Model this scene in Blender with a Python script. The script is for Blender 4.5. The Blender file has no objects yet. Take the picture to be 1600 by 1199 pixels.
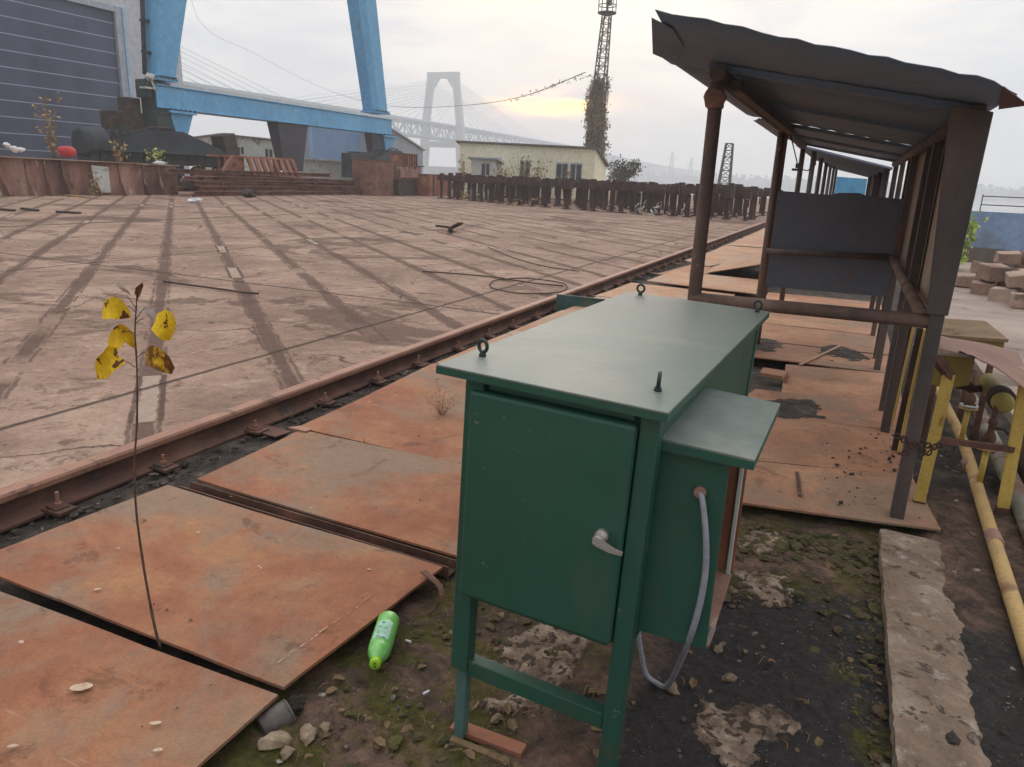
import bpy, bmesh, math, random
from math import radians as rad, sin, cos, pi
from mathutils import Vector, Matrix, Euler, noise as mnoise
random.seed(7)
SC = bpy.context.scene
COL = SC.collection

# ------------------------------------------------------------------ camera
YAW, PIT, ROL, FPX, EYE = 0.41336656, 0.27563954, 0.04140083, 1146.3924, 1.6
_f = Vector((-sin(YAW)*cos(PIT), cos(YAW)*cos(PIT), -sin(PIT)))
_r0 = Vector((cos(YAW), sin(YAW), 0)); _u0 = _r0.cross(_f)
_r = _r0*cos(ROL) + _u0*sin(ROL); _u = -_r0*sin(ROL) + _u0*cos(ROL)
cam = bpy.data.cameras.new('camera'); cam.sensor_width = 36; cam.lens = FPX/1600*36
cam.clip_start = 0.05; cam.clip_end = 9000
camo = bpy.data.objects.new('camera', cam); COL.objects.link(camo); SC.camera = camo
M3 = Matrix((_r, _u, -_f)).transposed(); M4 = M3.to_4x4(); M4.translation = (0, 0, EYE); camo.matrix_world = M4

def ray(px, py): return _f + _r*((px-800)/FPX) - _u*((py-599.5)/FPX)
def on_z(px, py, z=0.0):
    d = ray(px, py); return Vector((0, 0, EYE)) + d*((z-EYE)/d.z)
def on_y(px, py, y):
    d = ray(px, py); return Vector((0, 0, EYE)) + d*(y/d.y)
def on_x(px, py, x):
    d = ray(px, py); return Vector((0, 0, EYE)) + d*(x/d.x)

# ------------------------------------------------------------------ sky, sun, exposure
SUN_AZ, SUN_EL = rad(-19), rad(9)
W = bpy.data.worlds.new('World'); SC.world = W; W.use_nodes = True
class NT:
    """tiny node builder"""
    def __init__(s, tree): s.t = tree; s.n = tree.nodes; s.l = tree.links
    def new(s, typ, **kw):
        n = s.n.new(typ)
        for k, v in kw.items(): setattr(n, k, v)
        return n
    def set(s, sock, v):
        if hasattr(v, 'is_output') or isinstance(v, bpy.types.NodeSocket): s.l.new(v, sock)
        elif isinstance(v, (tuple, list)) and sock.type == 'RGBA' and len(v) == 3: sock.default_value = (*v, 1)
        else: sock.default_value = v
    def m(s, op, a, b=0.0, c=None, clamp=False):
        n = s.new('ShaderNodeMath', operation=op, use_clamp=clamp); s.set(n.inputs[0], a); s.set(n.inputs[1], b)
        if c is not None: s.set(n.inputs[2], c)
        return n.outputs[0]
    def vm(s, op, a, b=(0, 0, 0)):
        n = s.new('ShaderNodeVectorMath', operation=op); s.set(n.inputs[0], a); s.set(n.inputs[1], b)
        return n.outputs['Value'] if op in ('DOT_PRODUCT', 'LENGTH') else n.outputs[0]
    def xyz(s, v):
        n = s.new('ShaderNodeSeparateXYZ'); s.set(n.inputs[0], v); return n.outputs
    def comb(s, x, y, z):
        n = s.new('ShaderNodeCombineXYZ'); [s.set(n.inputs[i], q) for i, q in enumerate((x, y, z))]; return n.outputs[0]
    def noise(s, vec, scale, detail=5, rough=.55, dist=0.0, col=False):
        n = s.new('ShaderNodeTexNoise'); s.set(n.inputs['Vector'], vec); s.set(n.inputs['Scale'], scale)
        n.inputs['Detail'].default_value = detail; n.inputs['Roughness'].default_value = rough; n.inputs['Distortion'].default_value = dist
        return n.outputs[1 if col else 0]
    def vor(s, vec, scale, out=0, feature='F1'):
        n = s.new('ShaderNodeTexVoronoi', feature=feature); s.set(n.inputs['Vector'], vec); n.inputs['Scale'].default_value = scale
        return n.outputs[out]
    def ramp(s, fac, stops, interp='LINEAR'):
        n = s.new('ShaderNodeValToRGB'); r = n.color_ramp; r.interpolation = interp
        while len(r.elements) < len(stops): r.elements.new(.5)
        for e, (p, c) in zip(r.elements, stops):
            e.position = p; e.color = (*c, 1) if isinstance(c, (tuple, list)) else (c, c, c, 1)
        s.set(n.inputs[0], fac); return n.outputs[0]
    def mix(s, fac, a, b, mode='MIX'):
        n = s.new('ShaderNodeMix', data_type='RGBA', blend_type=mode)
        s.set(n.inputs[0], fac); s.set(n.inputs[6], a); s.set(n.inputs[7], b); return n.outputs[2]
    def sstep(s, v, lo, hi):
        n = s.new('ShaderNodeMapRange', interpolation_type='SMOOTHSTEP'); s.set(n.inputs[0], v)
        s.set(n.inputs[1], lo); s.set(n.inputs[2], hi); return n.outputs[0]

def build_world():
    g = NT(W.node_tree); bg = W.node_tree.nodes['Background']
    sky = g.new('ShaderNodeTexSky', sky_type='NISHITA'); sky.sun_disc = False
    sky.sun_elevation = SUN_EL; sky.sun_rotation = SUN_AZ; sky.air_density = 1.5; sky.dust_density = 4
    d = g.new('ShaderNodeTexCoord').outputs['Generated']
    x, y, z = g.xyz(d)
    sunv = Vector((sin(SUN_AZ)*cos(SUN_EL), cos(SUN_AZ)*cos(SUN_EL), sin(SUN_EL)))
    dot = g.vm('DOT_PRODUCT', d, tuple(sunv))
    den = g.m('ADD', g.m('MAXIMUM', z, 0.0), .16)
    cv = g.comb(g.m('DIVIDE', x, den), g.m('DIVIDE', y, den), 0.0)
    n1 = g.noise(cv, 1.1, 7, .58, .4); n2 = g.noise(g.vm('ADD', cv, (7, 3, 0)), .55, 4, .5)
    back = g.sstep(dot, -.7, .9)
    base = g.mix(back, (4.0, 4.2, 4.6), (7.9, 8.05, 8.5))
    lite = g.mix(back, (5.2, 5.2, 5.2), (11.0, 10.6, 9.7))
    cl = g.mix(g.ramp(n1, [(.42, 0.), (.60, 1.)]), base, lite)
    dark = g.mix(g.ramp(n2, [(.40, 1.), (.58, 0.)]), cl, g.mix(1.0, cl, (.78, .82, .88), 'MULTIPLY'))
    # sunlit band of cloud low over the river and a thin yellow opening higher up
    az = g.m('ARCTAN2', x, y)
    def blob(a0, e0, wa, we, tex, lo, hi):
        a = g.m('POWER', g.m('DIVIDE', g.m('SUBTRACT', az, a0), wa), 2.0)
        e = g.m('POWER', g.m('DIVIDE', g.m('SUBTRACT', z, e0), we), 2.0)
        v = g.m('POWER', 2.718, g.m('MULTIPLY', g.m('ADD', a, e), -1.0))
        return g.m('MULTIPLY', v, g.sstep(tex, lo, hi))
    tx = g.noise(g.comb(g.m('MULTIPLY', az, 5.0), g.m('MULTIPLY', z, 34.0), .7), 1.6, 5, .6, .5)
    b1 = blob(rad(-21.5), .090, rad(3.2), .012, tx, .34, .62)
    b2 = blob(rad(-20), .066, rad(6.5), .030, tx, .25, .8)
    b3 = blob(rad(-28), .235, rad(6), .03, tx, .35, .68)
    b4 = blob(rad(3), .25, rad(12), .05, tx, .38, .7)
    c = g.mix(g.m('MULTIPLY', b2, .75), dark, (23.0, 11.5, 7.6))
    c = g.mix(g.m('MULTIPLY', b1, .95), c, (105., 50., 1.0))
    c = g.mix(g.m('MULTIPLY', b3, .85), c, (15.5, 13.8, 5.0))
    c = g.mix(g.m('MULTIPLY', b4, .7), c, (12.5, 11.6, 7.6))
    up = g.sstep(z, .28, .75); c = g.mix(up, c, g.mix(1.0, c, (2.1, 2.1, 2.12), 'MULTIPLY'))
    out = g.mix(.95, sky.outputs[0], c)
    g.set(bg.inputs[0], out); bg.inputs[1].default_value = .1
build_world()
sl = bpy.data.lights.new('sun', 'SUN'); sl.energy = .5; sl.angle = rad(25); sl.color = (1, .86, .70)
so = bpy.data.objects.new('sun', sl); COL.objects.link(so)
so.rotation_euler = Vector((sin(SUN_AZ)*cos(rad(20)), cos(SUN_AZ)*cos(rad(20)), sin(rad(20)))).to_track_quat('Z', 'Y').to_euler()
SC.view_settings.view_transform = 'Standard'; SC.view_settings.look = 'None'
SC.view_settings.exposure = 0.2; SC.view_settings.gamma = 1.0
SC.render.engine = 'CYCLES'; SC.cycles.volume_bounces = 4; SC.cycles.max_bounces = 6
SC.cycles.use_denoising = True

# ------------------------------------------------------------------ materials
def srgb(r, g, b):
    f = lambda c: c/12.92 if c <= .04045 else ((c+.055)/1.055)**2.4
    return tuple(f(v/255) for v in (r, g, b))
def material(name):
    m = bpy.data.materials.new(name); m.use_nodes = True
    g = NT(m.node_tree); b = m.node_tree.nodes['Principled BSDF']; return m, g, b
def coords(g, world=False, seeded=True):
    if world: return g.new('ShaderNodeNewGeometry').outputs['Position']
    c = g.new('ShaderNodeTexCoord').outputs['Object']
    if not seeded: return c
    r = g.new('ShaderNodeObjectInfo').outputs['Random']
    return g.vm('ADD', c, g.comb(g.m('MULTIPLY', r, 37.0), g.m('MULTIPLY', r, 91.0), g.m('MULTIPLY', r, 53.0)))
def bump(g, b, h, strength=.3, dist=.01):
    n = g.new('ShaderNodeBump'); n.inputs['Strength'].default_value = strength; n.inputs['Distance'].default_value = dist
    g.set(n.inputs['Height'], h); g.l.new(n.outputs[0], b.inputs['Normal'])
def weathered(name, stops, scale=3.0, rough=.85, spot=None, spot_scale=6.0, spot_lo=.58, spot_hi=.7, grain=60., bstr=.25, bdist=.004, world=False, metal=0., spec=.3, dist=.3, streak=1.0, spot2=None, s2scale=20., s2lo=.62, s2hi=.68):
    """base colour ramp over a fractal noise, plus irregular spots of other colours and a fine grain"""
    m, g, b = material(name); c = coords(g, world)
    if streak != 1.0:
        mp = g.new('ShaderNodeMapping'); g.l.new(c, mp.inputs[0]); mp.inputs['Scale'].default_value = (1, 1, 1/streak); c2 = mp.outputs[0]
    else: c2 = c
    col = g.ramp(g.noise(c2, scale, 8, .62, dist), stops)
    if spot is not None:
        col = g.mix(g.sstep(g.noise(g.vm('ADD', c2, (3.3, 1.7, 9.1)), spot_scale, 6, .6, .6), spot_lo, spot_hi), col, spot)
    if spot2 is not None:
        col = g.mix(g.sstep(g.noise(g.vm('ADD', c, (8.3, 4.7, 2.1)), s2scale, 5, .6, .3), s2lo, s2hi), col, spot2)
    fine = g.noise(c, grain, 5, .65)
    col = g.mix(.55, col, g.mix(1.0, col, g.ramp(fine, [(.3, .72), (.7, 1.25)]), 'MULTIPLY'))
    g.set(b.inputs['Base Color'], col); b.inputs['Metallic'].default_value = metal
    b.inputs['Specular IOR Level'].default_value = spec
    g.set(b.inputs['Roughness'], g.m('ADD', rough-.1, g.m('MULTIPLY', fine, .2), clamp=True))
    bump(g, b, g.m('ADD', fine, g.noise(c, grain/6, 4, .6)), bstr, bdist)
    return m
def plain(name, col, rough=.6, spec=.3, **kw):
    d = tuple(v*.8 for v in col); l = tuple(min(1, v*1.15) for v in col)
    return weathered(name, [(.3, d), (.7, l)], rough=rough, spec=spec, **kw)
M = {}
M['rust_plate'] = weathered('rust_plate', [(.30, srgb(142,92,70)), (.44, srgb(164,108,82)), (.56, srgb(180,126,92)), (.72, srgb(156,128,108))], 1.1, .88, srgb(146,128,114), .95, .44, .64, 90, .25, .003, spec=.35, spot2=srgb(205,178,150), s2scale=9, s2lo=.70, s2hi=.76, dist=.8)
M['rust_floor'] = weathered('rust_floor', [(.30, srgb(138,98,78)), (.5, srgb(172,128,104)), (.7, srgb(186,146,120))], 1.2, .88, srgb(110,92,78), 2.4, .58, .68, 80, .3, .003, spot2=srgb(70,56,46), s2scale=22, s2lo=.70, s2hi=.74)
M['rust_far'] = weathered('rust_far', [(.30, srgb(164,122,94)), (.5, srgb(186,144,112)), (.7, srgb(180,150,124))], 1.4, .85, srgb(180,160,140), 2.4, .58, .68, 60, .25, .003)
M['rust_dark'] = weathered('rust_dark', [(.3, srgb(64,46,40)), (.5, srgb(96,68,56)), (.7, srgb(128,92,76))], 3.5, .85, srgb(150,116,98), 6, .62, .7, 70, .35, .004)
M['rust_black'] = weathered('rust_black', [(.3, srgb(52,44,42)), (.5, srgb(70,58,54)), (.7, srgb(96,78,68))], 2.5, .8, srgb(120,92,78), 5, .64, .72, 70, .3, .003)
M['rail'] = weathered('rail', [(.3, srgb(74,54,47)), (.5, srgb(100,71,60)), (.7, srgb(124,91,76))], 3.0, .8, srgb(76,68,64), 5, .58, .68, 70, .3, .003)
M['rail_head'] = weathered('rail_head', [(.3, srgb(138,96,76)), (.7, srgb(164,120,98))], 4.0, .6, srgb(112,82,68), 7, .58, .68, 90, .2, .002, spec=.5)
M['post'] = weathered('post', [(.3, srgb(86,70,64)), (.5, srgb(112,90,80)), (.7, srgb(142,116,102))], 4, .8, srgb(152,112,92), 7, .62, .70, 70, .3, .003, streak=4)
M['post_dark'] = weathered('post_dark', [(.3, srgb(66,60,60)), (.5, srgb(86,76,72)), (.7, srgb(112,94,84))], 3, .7, srgb(124,82,74), 6, .66, .72, 70, .3, .003, streak=3)
M['sheet_dark'] = weathered('sheet_dark', [(.3, srgb(92,97,108)), (.5, srgb(100,104,113)), (.7, srgb(110,109,112))], 1.8, .7, srgb(112,86,70), 3, .6, .72, 50, .15, .002)
M['sheet_brown'] = weathered('sheet_brown', [(.3, srgb(122,108,94)), (.5, srgb(156,138,120)), (.7, srgb(176,156,136))], 2.2, .8, srgb(122,88,66), 3.5, .58, .7, 60, .15, .002, streak=4)
M['roof'] = weathered('roof', [(.3, srgb(104,120,142)), (.5, srgb(114,129,149)), (.7, srgb(122,128,137))], 1.6, .75, srgb(108,82,68), 2.6, .64, .74, 50, .2, .003)
M['red_rust'] = weathered('red_rust', [(.3, srgb(92,64,62)), (.7, srgb(114,82,78))], 4, .8)
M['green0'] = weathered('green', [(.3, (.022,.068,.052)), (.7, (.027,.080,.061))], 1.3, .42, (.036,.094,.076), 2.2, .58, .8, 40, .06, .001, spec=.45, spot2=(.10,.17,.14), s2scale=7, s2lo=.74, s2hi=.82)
M['green_sky_sheen'] = weathered('green_sky_sheen', [(.3, (.120,.152,.134)), (.55, (.145,.172,.150)), (.75, (.172,.192,.166))], 1.3, .5, (.20,.205,.168), 2.0, .48, .70, 34, .08, .001, spec=.6, spot2=(.33,.31,.23), s2scale=16, s2lo=.69, s2hi=.76)  # lid green with the sky's reflection put into the colour, plus dust spots
def paint_material():
    m, g, b = material('green_paint'); P = coords(g, True)
    mp = g.new('ShaderNodeMapping'); g.l.new(P, mp.inputs[0]); mp.inputs['Scale'].default_value = (1, 1, .22)
    n1 = g.noise(P, 2.2, 6, .6, .4); st = g.noise(mp.outputs[0], 9, 6, .65); fine = g.noise(P, 70, 5, .7)
    c = g.ramp(n1, [(.3, (.017, .074, .050)), (.55, (.021, .086, .058)), (.75, (.027, .096, .066))])
    c = g.mix(g.m('MULTIPLY', g.sstep(st, .52, .72), .55), c, (.058, .088, .068))
    zz = g.xyz(P)[2]; mud = g.m('MULTIPLY', g.m('SUBTRACT', 1.0, g.sstep(zz, .02, .42)), g.sstep(g.noise(P, 11, 7, .72, .5), .44, .66)); c = g.mix(g.m('MULTIPLY', mud, .65), c, (.075, .062, .042))
    c = g.mix(g.m('MULTIPLY', g.sstep(g.noise(P, 1.4, 7, .7, .8), .58, .70), .30), c, (.075, .095, .075))
    chip = g.m('MULTIPLY', g.sstep(g.noise(P, 34, 5, .7), .645, .67), g.sstep(g.noise(P, 5, 3), .47, .60))
    c = g.mix(g.m('MULTIPLY', chip, .8), c, g.mix(n1, (.16, .085, .05), (.30, .32, .28)))
    g.set(b.inputs['Base Color'], c); b.inputs['Specular IOR Level'].default_value = .42
    g.set(b.inputs['Roughness'], g.m('ADD', .36, g.m('MULTIPLY', st, .22)))
    bump(g, b, g.m('ADD', g.m('MULTIPLY', g.noise(P, 7, 3), 2.2), g.m('SUBTRACT', g.m('MULTIPLY', fine, .4), chip)), .10, .004); return m
M['green'] = paint_material()
def plate_material(name, c0, c1, c2, cg, world=True):
    m, g, b = material(name); P = coords(g, world); r = g.new('ShaderNodeObjectInfo').outputs['Random']
    Q = g.vm('ADD', P, g.comb(g.m('MULTIPLY', r, 31.), g.m('MULTIPLY', r, 17.), 0.))
    big = g.noise(Q, .75, 9, .66, .7); mid = g.noise(Q, 2.6, 9, .7, .5); mot = g.noise(Q, 15, 8, .76, .3); fine = g.noise(P, 95, 5, .7)
    c = g.ramp(g.m('ADD', g.m('MULTIPLY', big, .65), g.m('MULTIPLY', mid, .35)), [(.36, c0), (.50, c1), (.62, c2)])
    ed = g.noise(g.vm('ADD', Q, (4, 9, 2)), 1.0, 9, .70, .6)
    c = g.mix(g.m('MULTIPLY', g.sstep(ed, .45, .61), .82), c, cg)
    c = g.mix(g.m('MULTIPLY', g.sstep(g.noise(g.vm('ADD', Q, (14, 3, 2)), 3.4, 8, .75, .8), .56, .64), .5), c, tuple(v*.55 for v in c0))
    c = g.mix(.52, c, g.mix(1.0, c, g.ramp(mot, [(.28, .58), (.5, 1.0), (.72, 1.32)]), 'MULTIPLY'))
    mp = g.new('ShaderNodeMapping'); g.l.new(Q, mp.inputs[0]); mp.inputs['Scale'].default_value = (5, 70, 1); mp.inputs['Rotation'].default_value = (0, 0, .9)
    scr = g.m('MULTIPLY', g.sstep(g.noise(mp.outputs[0], 1.0, 3, .5), .665, .70), g.sstep(mid, .50, .56))
    c = g.mix(g.m('MULTIPLY', scr, .20), c, srgb(206, 180, 152))
    sp = g.m('MULTIPLY', g.sstep(g.vor(g.vm('ADD', Q, g.vm('MULTIPLY', g.noise(P, 30, 3, col=True), (.03, .03, 0))), 9), .10, .07), g.m('GREATER_THAN', g.noise(Q, 6, 2), .60))
    c = g.mix(g.m('MULTIPLY', sp, .65), c, srgb(206, 184, 158))
    c = g.mix(.5, c, g.mix(1.0, c, g.ramp(fine, [(.3, .68), (.7, 1.28)]), 'MULTIPLY'))
    g.set(b.inputs['Base Color'], c); b.inputs['Specular IOR Level'].default_value = .3
    g.set(b.inputs['Roughness'], g.m('ADD', .62, g.m('MULTIPLY', mot, .4), clamp=True))
    bump(g, b, g.m('ADD', g.m('MULTIPLY', mot, 1.2), g.m('MULTIPLY', fine, .5)), .45, .004); return m
M['rust_plate'] = plate_material('rust_plate', srgb(124,78,56), srgb(151,98,71), srgb(170,124,86), srgb(136,116,98))
M['rust_floor'] = plate_material('rust_floor', srgb(142,100,76), srgb(170,122,94), srgb(188,144,112), srgb(142,118,98))
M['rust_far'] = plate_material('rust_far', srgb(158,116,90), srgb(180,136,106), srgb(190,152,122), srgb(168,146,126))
M['eye_dark'] = plain('eye_dark', (.020, .040, .034), .45, .4)
M['steel'] = plain('steel', (.42,.37,.34), .35, .5, metal=.4)
M['grey_pvc'] = plain('grey_pvc', (.30,.31,.34), .45, .45)
M['yellow'] = weathered('yellow', [(.3, srgb(182,150,74)), (.55, srgb(204,174,90)), (.75, srgb(190,156,86))], 3, .6, srgb(120,74,50), 6, .60, .66, 60, .2, .002, streak=2.5)
M['yellow_pipe'] = weathered('yellow_pipe', [(.3, srgb(164,130,84)), (.55, srgb(190,158,104)), (.75, srgb(168,136,100))], 3, .8, srgb(138,104,80), 5, .55, .66, 60, .25, .002)
M['tan_box'] = weathered('tan_box', [(.3, srgb(120,98,72)), (.7, srgb(150,124,94))], 3, .85, srgb(88,66,50), 5, .58, .66)
M['rust_sheet'] = weathered('rust_sheet', [(.3, srgb(124,90,74)), (.7, srgb(158,122,104))], 2.5, .75, srgb(176,146,128), 4, .6, .7, spec=.4)
M['ypaint_dull'] = weathered('ypaint_dull', [(.3, srgb(126,112,58)), (.7, srgb(158,142,76))], 3, .6, srgb(96,76,50), 5, .58, .68)
M['pale_pipe'] = weathered('pale_pipe', [(.3, srgb(100,98,88)), (.7, srgb(140,130,116))], 3, .8, srgb(110,78,64), 4, .50, .6)
M['blue'] = weathered('blue', [(.3, srgb(92,158,198)), (.5, srgb(104,170,210)), (.7, srgb(116,180,216))], .25, .45, srgb(98,156,192), .5, .5, .8, 3, .05, .01, spec=.45, spot2=srgb(124,128,124), s2scale=1.2, s2lo=.62, s2hi=.74, streak=5)
M['black_steel'] = weathered('black_steel', [(.3, srgb(48,53,59)), (.7, srgb(70,75,81))], .8, .7, srgb(74,70,66), 1.5, .6, .72, 8, .15, .01)
M['grey_dark'] = weathered('grey_dark', [(.3, srgb(62,62,70)), (.7, srgb(82,82,90))], .5, .7, None, 2, .6, .7, 6, .1, .01)
M['olive_steel'] = weathered('olive_steel', [(.3, srgb(48,58,60)), (.7, srgb(72,84,84))], .8, .7, srgb(96,96,86), 1.5, .6, .7, 8, .2, .01)
M['clad'] = weathered('clad', [(.3, srgb(192,192,195)), (.7, srgb(202,202,204))], .15, .6, None, 1, .6, .7, 3, .05, .01)
M['frame_white'] = plain('frame_white', srgb(176,180,188), .5)
M['frame_blue'] = plain('frame_blue', srgb(168,198,216), .5)
M['cream'] = weathered('cream', [(.3, srgb(236,228,196)), (.7, srgb(242,236,208))], .2, .8, srgb(228,220,186), .7, .58, .75, 5, .1, .01, streak=3)
M['hut_roof'] = plain('hut_roof', srgb(120,112,104), .7)
M['window'] = plain('window', srgb(58,64,72), .15, .5)
M['white'] = plain('white', srgb(220,220,216), .6)
M['offwhite'] = weathered('offwhite', [(.3, srgb(176,176,168)), (.7, srgb(205,205,198))], .5, .8, srgb(130,128,116), 1.0, .56, .66, 5, .1, .01)
M['blue_shed'] = weathered('blue_shed', [(.3, srgb(130,158,192)), (.7, srgb(148,176,208))], .4, .6, srgb(120,132,146), .8, .62, .7, 5, .1, .01, streak=2)
M['grey_shed'] = weathered('grey_shed', [(.3, srgb(146,152,160)), (.7, srgb(166,172,178))], .4, .6, None, 1, .6, .7, 5, .1, .01)
M['hull'] = weathered('hull', [(.28, srgb(74,58,52)), (.42, srgb(118,86,74)), (.55, srgb(152,112,98)), (.70, srgb(178,150,130))], .6, .85, srgb(190,172,150), .9, .56, .66, 10, .3, .02, spot2=srgb(64,46,40), s2scale=1.3, s2lo=.60, s2hi=.72, streak=2.2)
M['hull_top'] = weathered('hull_top', [(.3, srgb(150,118,96)), (.7, srgb(180,150,124))], .6, .9)
M['beam_rust'] = weathered('beam_rust', [(.3, srgb(98,68,58)), (.5, srgb(132,94,80)), (.7, srgb(156,120,102))], .8, .85, srgb(84,54,46), 1.6, .58, .7, 12, .3, .01)
M['orange_rust'] = weathered('orange_rust', [(.3, srgb(116,74,58)), (.5, srgb(150,98,76)), (.7, srgb(176,132,106))], 1.0, .85, srgb(100,66,52), 1.6, .6, .68, 12, .3, .01)
M['pillar'] = weathered('pillar', [(.3, srgb(58,46,44)), (.5, srgb(74,58,54)), (.7, srgb(94,70,62))], 1.3, .9, srgb(112,76,62), 2.0, .68, .74, 12, .3, .01)
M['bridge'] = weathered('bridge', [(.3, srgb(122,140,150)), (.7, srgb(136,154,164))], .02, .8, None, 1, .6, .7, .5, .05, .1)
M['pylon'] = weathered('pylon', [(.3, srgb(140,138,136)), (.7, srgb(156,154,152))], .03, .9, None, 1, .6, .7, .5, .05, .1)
M['lattice'] = plain('lattice', srgb(96,90,86), .7)
M['lattice_dark'] = plain('lattice_dark', srgb(44,46,48), .7)
M['cable'] = plain('cable', srgb(60,56,54), .7)
M['hose_black'] = plain('hose_black', srgb(84,66,58), .8)
M['vine'] = weathered('vine', [(.3, srgb(98,84,62)), (.5, srgb(128,112,84)), (.7, srgb(160,144,110))], .7, .9)
M['twig'] = plain('twig', srgb(120,98,72), .9)
M['tree_leaf'] = weathered('tree_leaf', [(.3, srgb(66,64,52)), (.7, srgb(100,98,80))], .6, .9)
M['dry_leaf'] = weathered('dry_leaf', [(.3, srgb(130,106,70)), (.7, srgb(182,158,104))], 2., .9)
M['pink_weed'] = weathered('pink_weed', [(.3, srgb(150,108,86)), (.7, srgb(204,164,136))], 12., .9)
M['green_leaf'] = weathered('green_leaf', [(.3, srgb(140,160,70)), (.7, srgb(196,212,120))], 4., .8)
M['moss'] = weathered('moss', [(.3, srgb(54,52,32)), (.5, srgb(74,70,40)), (.7, srgb(96,92,48))], 14., .95, srgb(92,74,58), 18, .48, .56, 90, .6, .01)
M['stone'] = weathered('stone', [(.3, srgb(98,84,68)), (.5, srgb(128,110,90)), (.7, srgb(156,138,114))], 12., .9, None, 6, .6, .7, 90, .4, .004)
M['chip'] = weathered('chip', [(.40, srgb(58,52,48)), (.55, srgb(98,86,76)), (.70, srgb(186,176,162))], 8., .9, None, 6, .6, .7, 90, .3, .003)
M['chip_dark'] = weathered('chip_dark', [(.3, srgb(40,37,35)), (.7, srgb(78,68,60))], 9., .9)
M['concrete'] = weathered('concrete', [(.3, srgb(112,94,80)), (.5, srgb(142,120,102)), (.7, srgb(172,154,136))], 3., .95, srgb(84,70,60), 16., .57, .63, 60, .9, .016, spot2=srgb(172,158,143), s2scale=13, s2lo=.52, s2hi=.72, dist=.7)
M['patch'] = weathered('patch', [(.34, srgb(88,73,62)), (.5, srgb(128,107,91)), (.66, srgb(172,153,133))], 11., .95, srgb(70,58,48), 24., .50, .58, 90, .9, .012)
M['block'] = weathered('block', [(.3, srgb(128,104,90)), (.5, srgb(164,138,122)), (.7, srgb(202,180,160))], 1.1, .9, srgb(112,98,86), 2, .56, .66, 30, .4, .006)
M['yellow_leaf'] = weathered('yellow_leaf', [(.35, srgb(205,160,20)), (.6, srgb(236,196,28))], 14., .7, srgb(96,56,24), 24., .57, .62, 120, .2, .001)
M['brown_leaf'] = weathered('brown_leaf', [(.35, srgb(96,60,30)), (.52, srgb(120,76,34)), (.6, srgb(214,170,30))], 22., .8, None, 6, .6, .7, 120, .2, .001)
M['grey_leaf'] = plain('grey_leaf', srgb(176,156,148), .9)
M['stem'] = weathered('stem', [(.3, srgb(70,52,44)), (.7, srgb(112,88,72))], 30., .8)
M['bottle'] = weathered('bottle', [(.3, srgb(104,176,84)), (.7, srgb(134,200,110))], 10., .25, None, 6, .6, .7, 50, .02, .001, spec=.5)
M['bottle_cap'] = plain('bottle_cap', srgb(160,206,50), .35)
M['bottle_label'] = weathered('bottle_label', [(.35, srgb(140,200,150)), (.6, srgb(184,212,208))], 16., .4, None, 6, .6, .7, 50, .02, .001)
M['ink'] = plain('ink', srgb(46,96,72), .5)
M['pvc_old'] = weathered('pvc_old', [(.3, srgb(78,70,66)), (.7, srgb(112,102,96))], 8., .6)
M['red'] = plain('red', srgb(196,60,62), .5)
M['wall_blue'] = weathered('wall_blue', [(.3, srgb(116,140,172)), (.5, srgb(136,160,190)), (.7, srgb(166,180,198))], .45, .6, srgb(126,140,160), .7, .56, .7, 8, .1, .01)
M['plinth'] = weathered('plinth', [(.3, srgb(96,86,80)), (.7, srgb(128,116,106))], 1., .95)
M['chain'] = plain('chain', srgb(76,56,48), .7)
M['teal_sheet'] = weathered('teal_sheet', [(.3, srgb(58,86,82)), (.7, srgb(84,112,104))], 3., .6, srgb(130,92,70), 4, .58, .66)
M['ballast_dirt'] = weathered('ballast_dirt', [(.3, srgb(48,43,40)), (.5, srgb(72,64,58)), (.7, srgb(104,92,82))], 7., .95, srgb(140,128,116), 30., .66, .7, 90, .9, .015)
M['bank'] = weathered('bank', [(.3, srgb(70,80,70)), (.7, srgb(96,104,90))], .02, .95, None, 1, .6, .7, .3, .2, .5, world=True)

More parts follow.
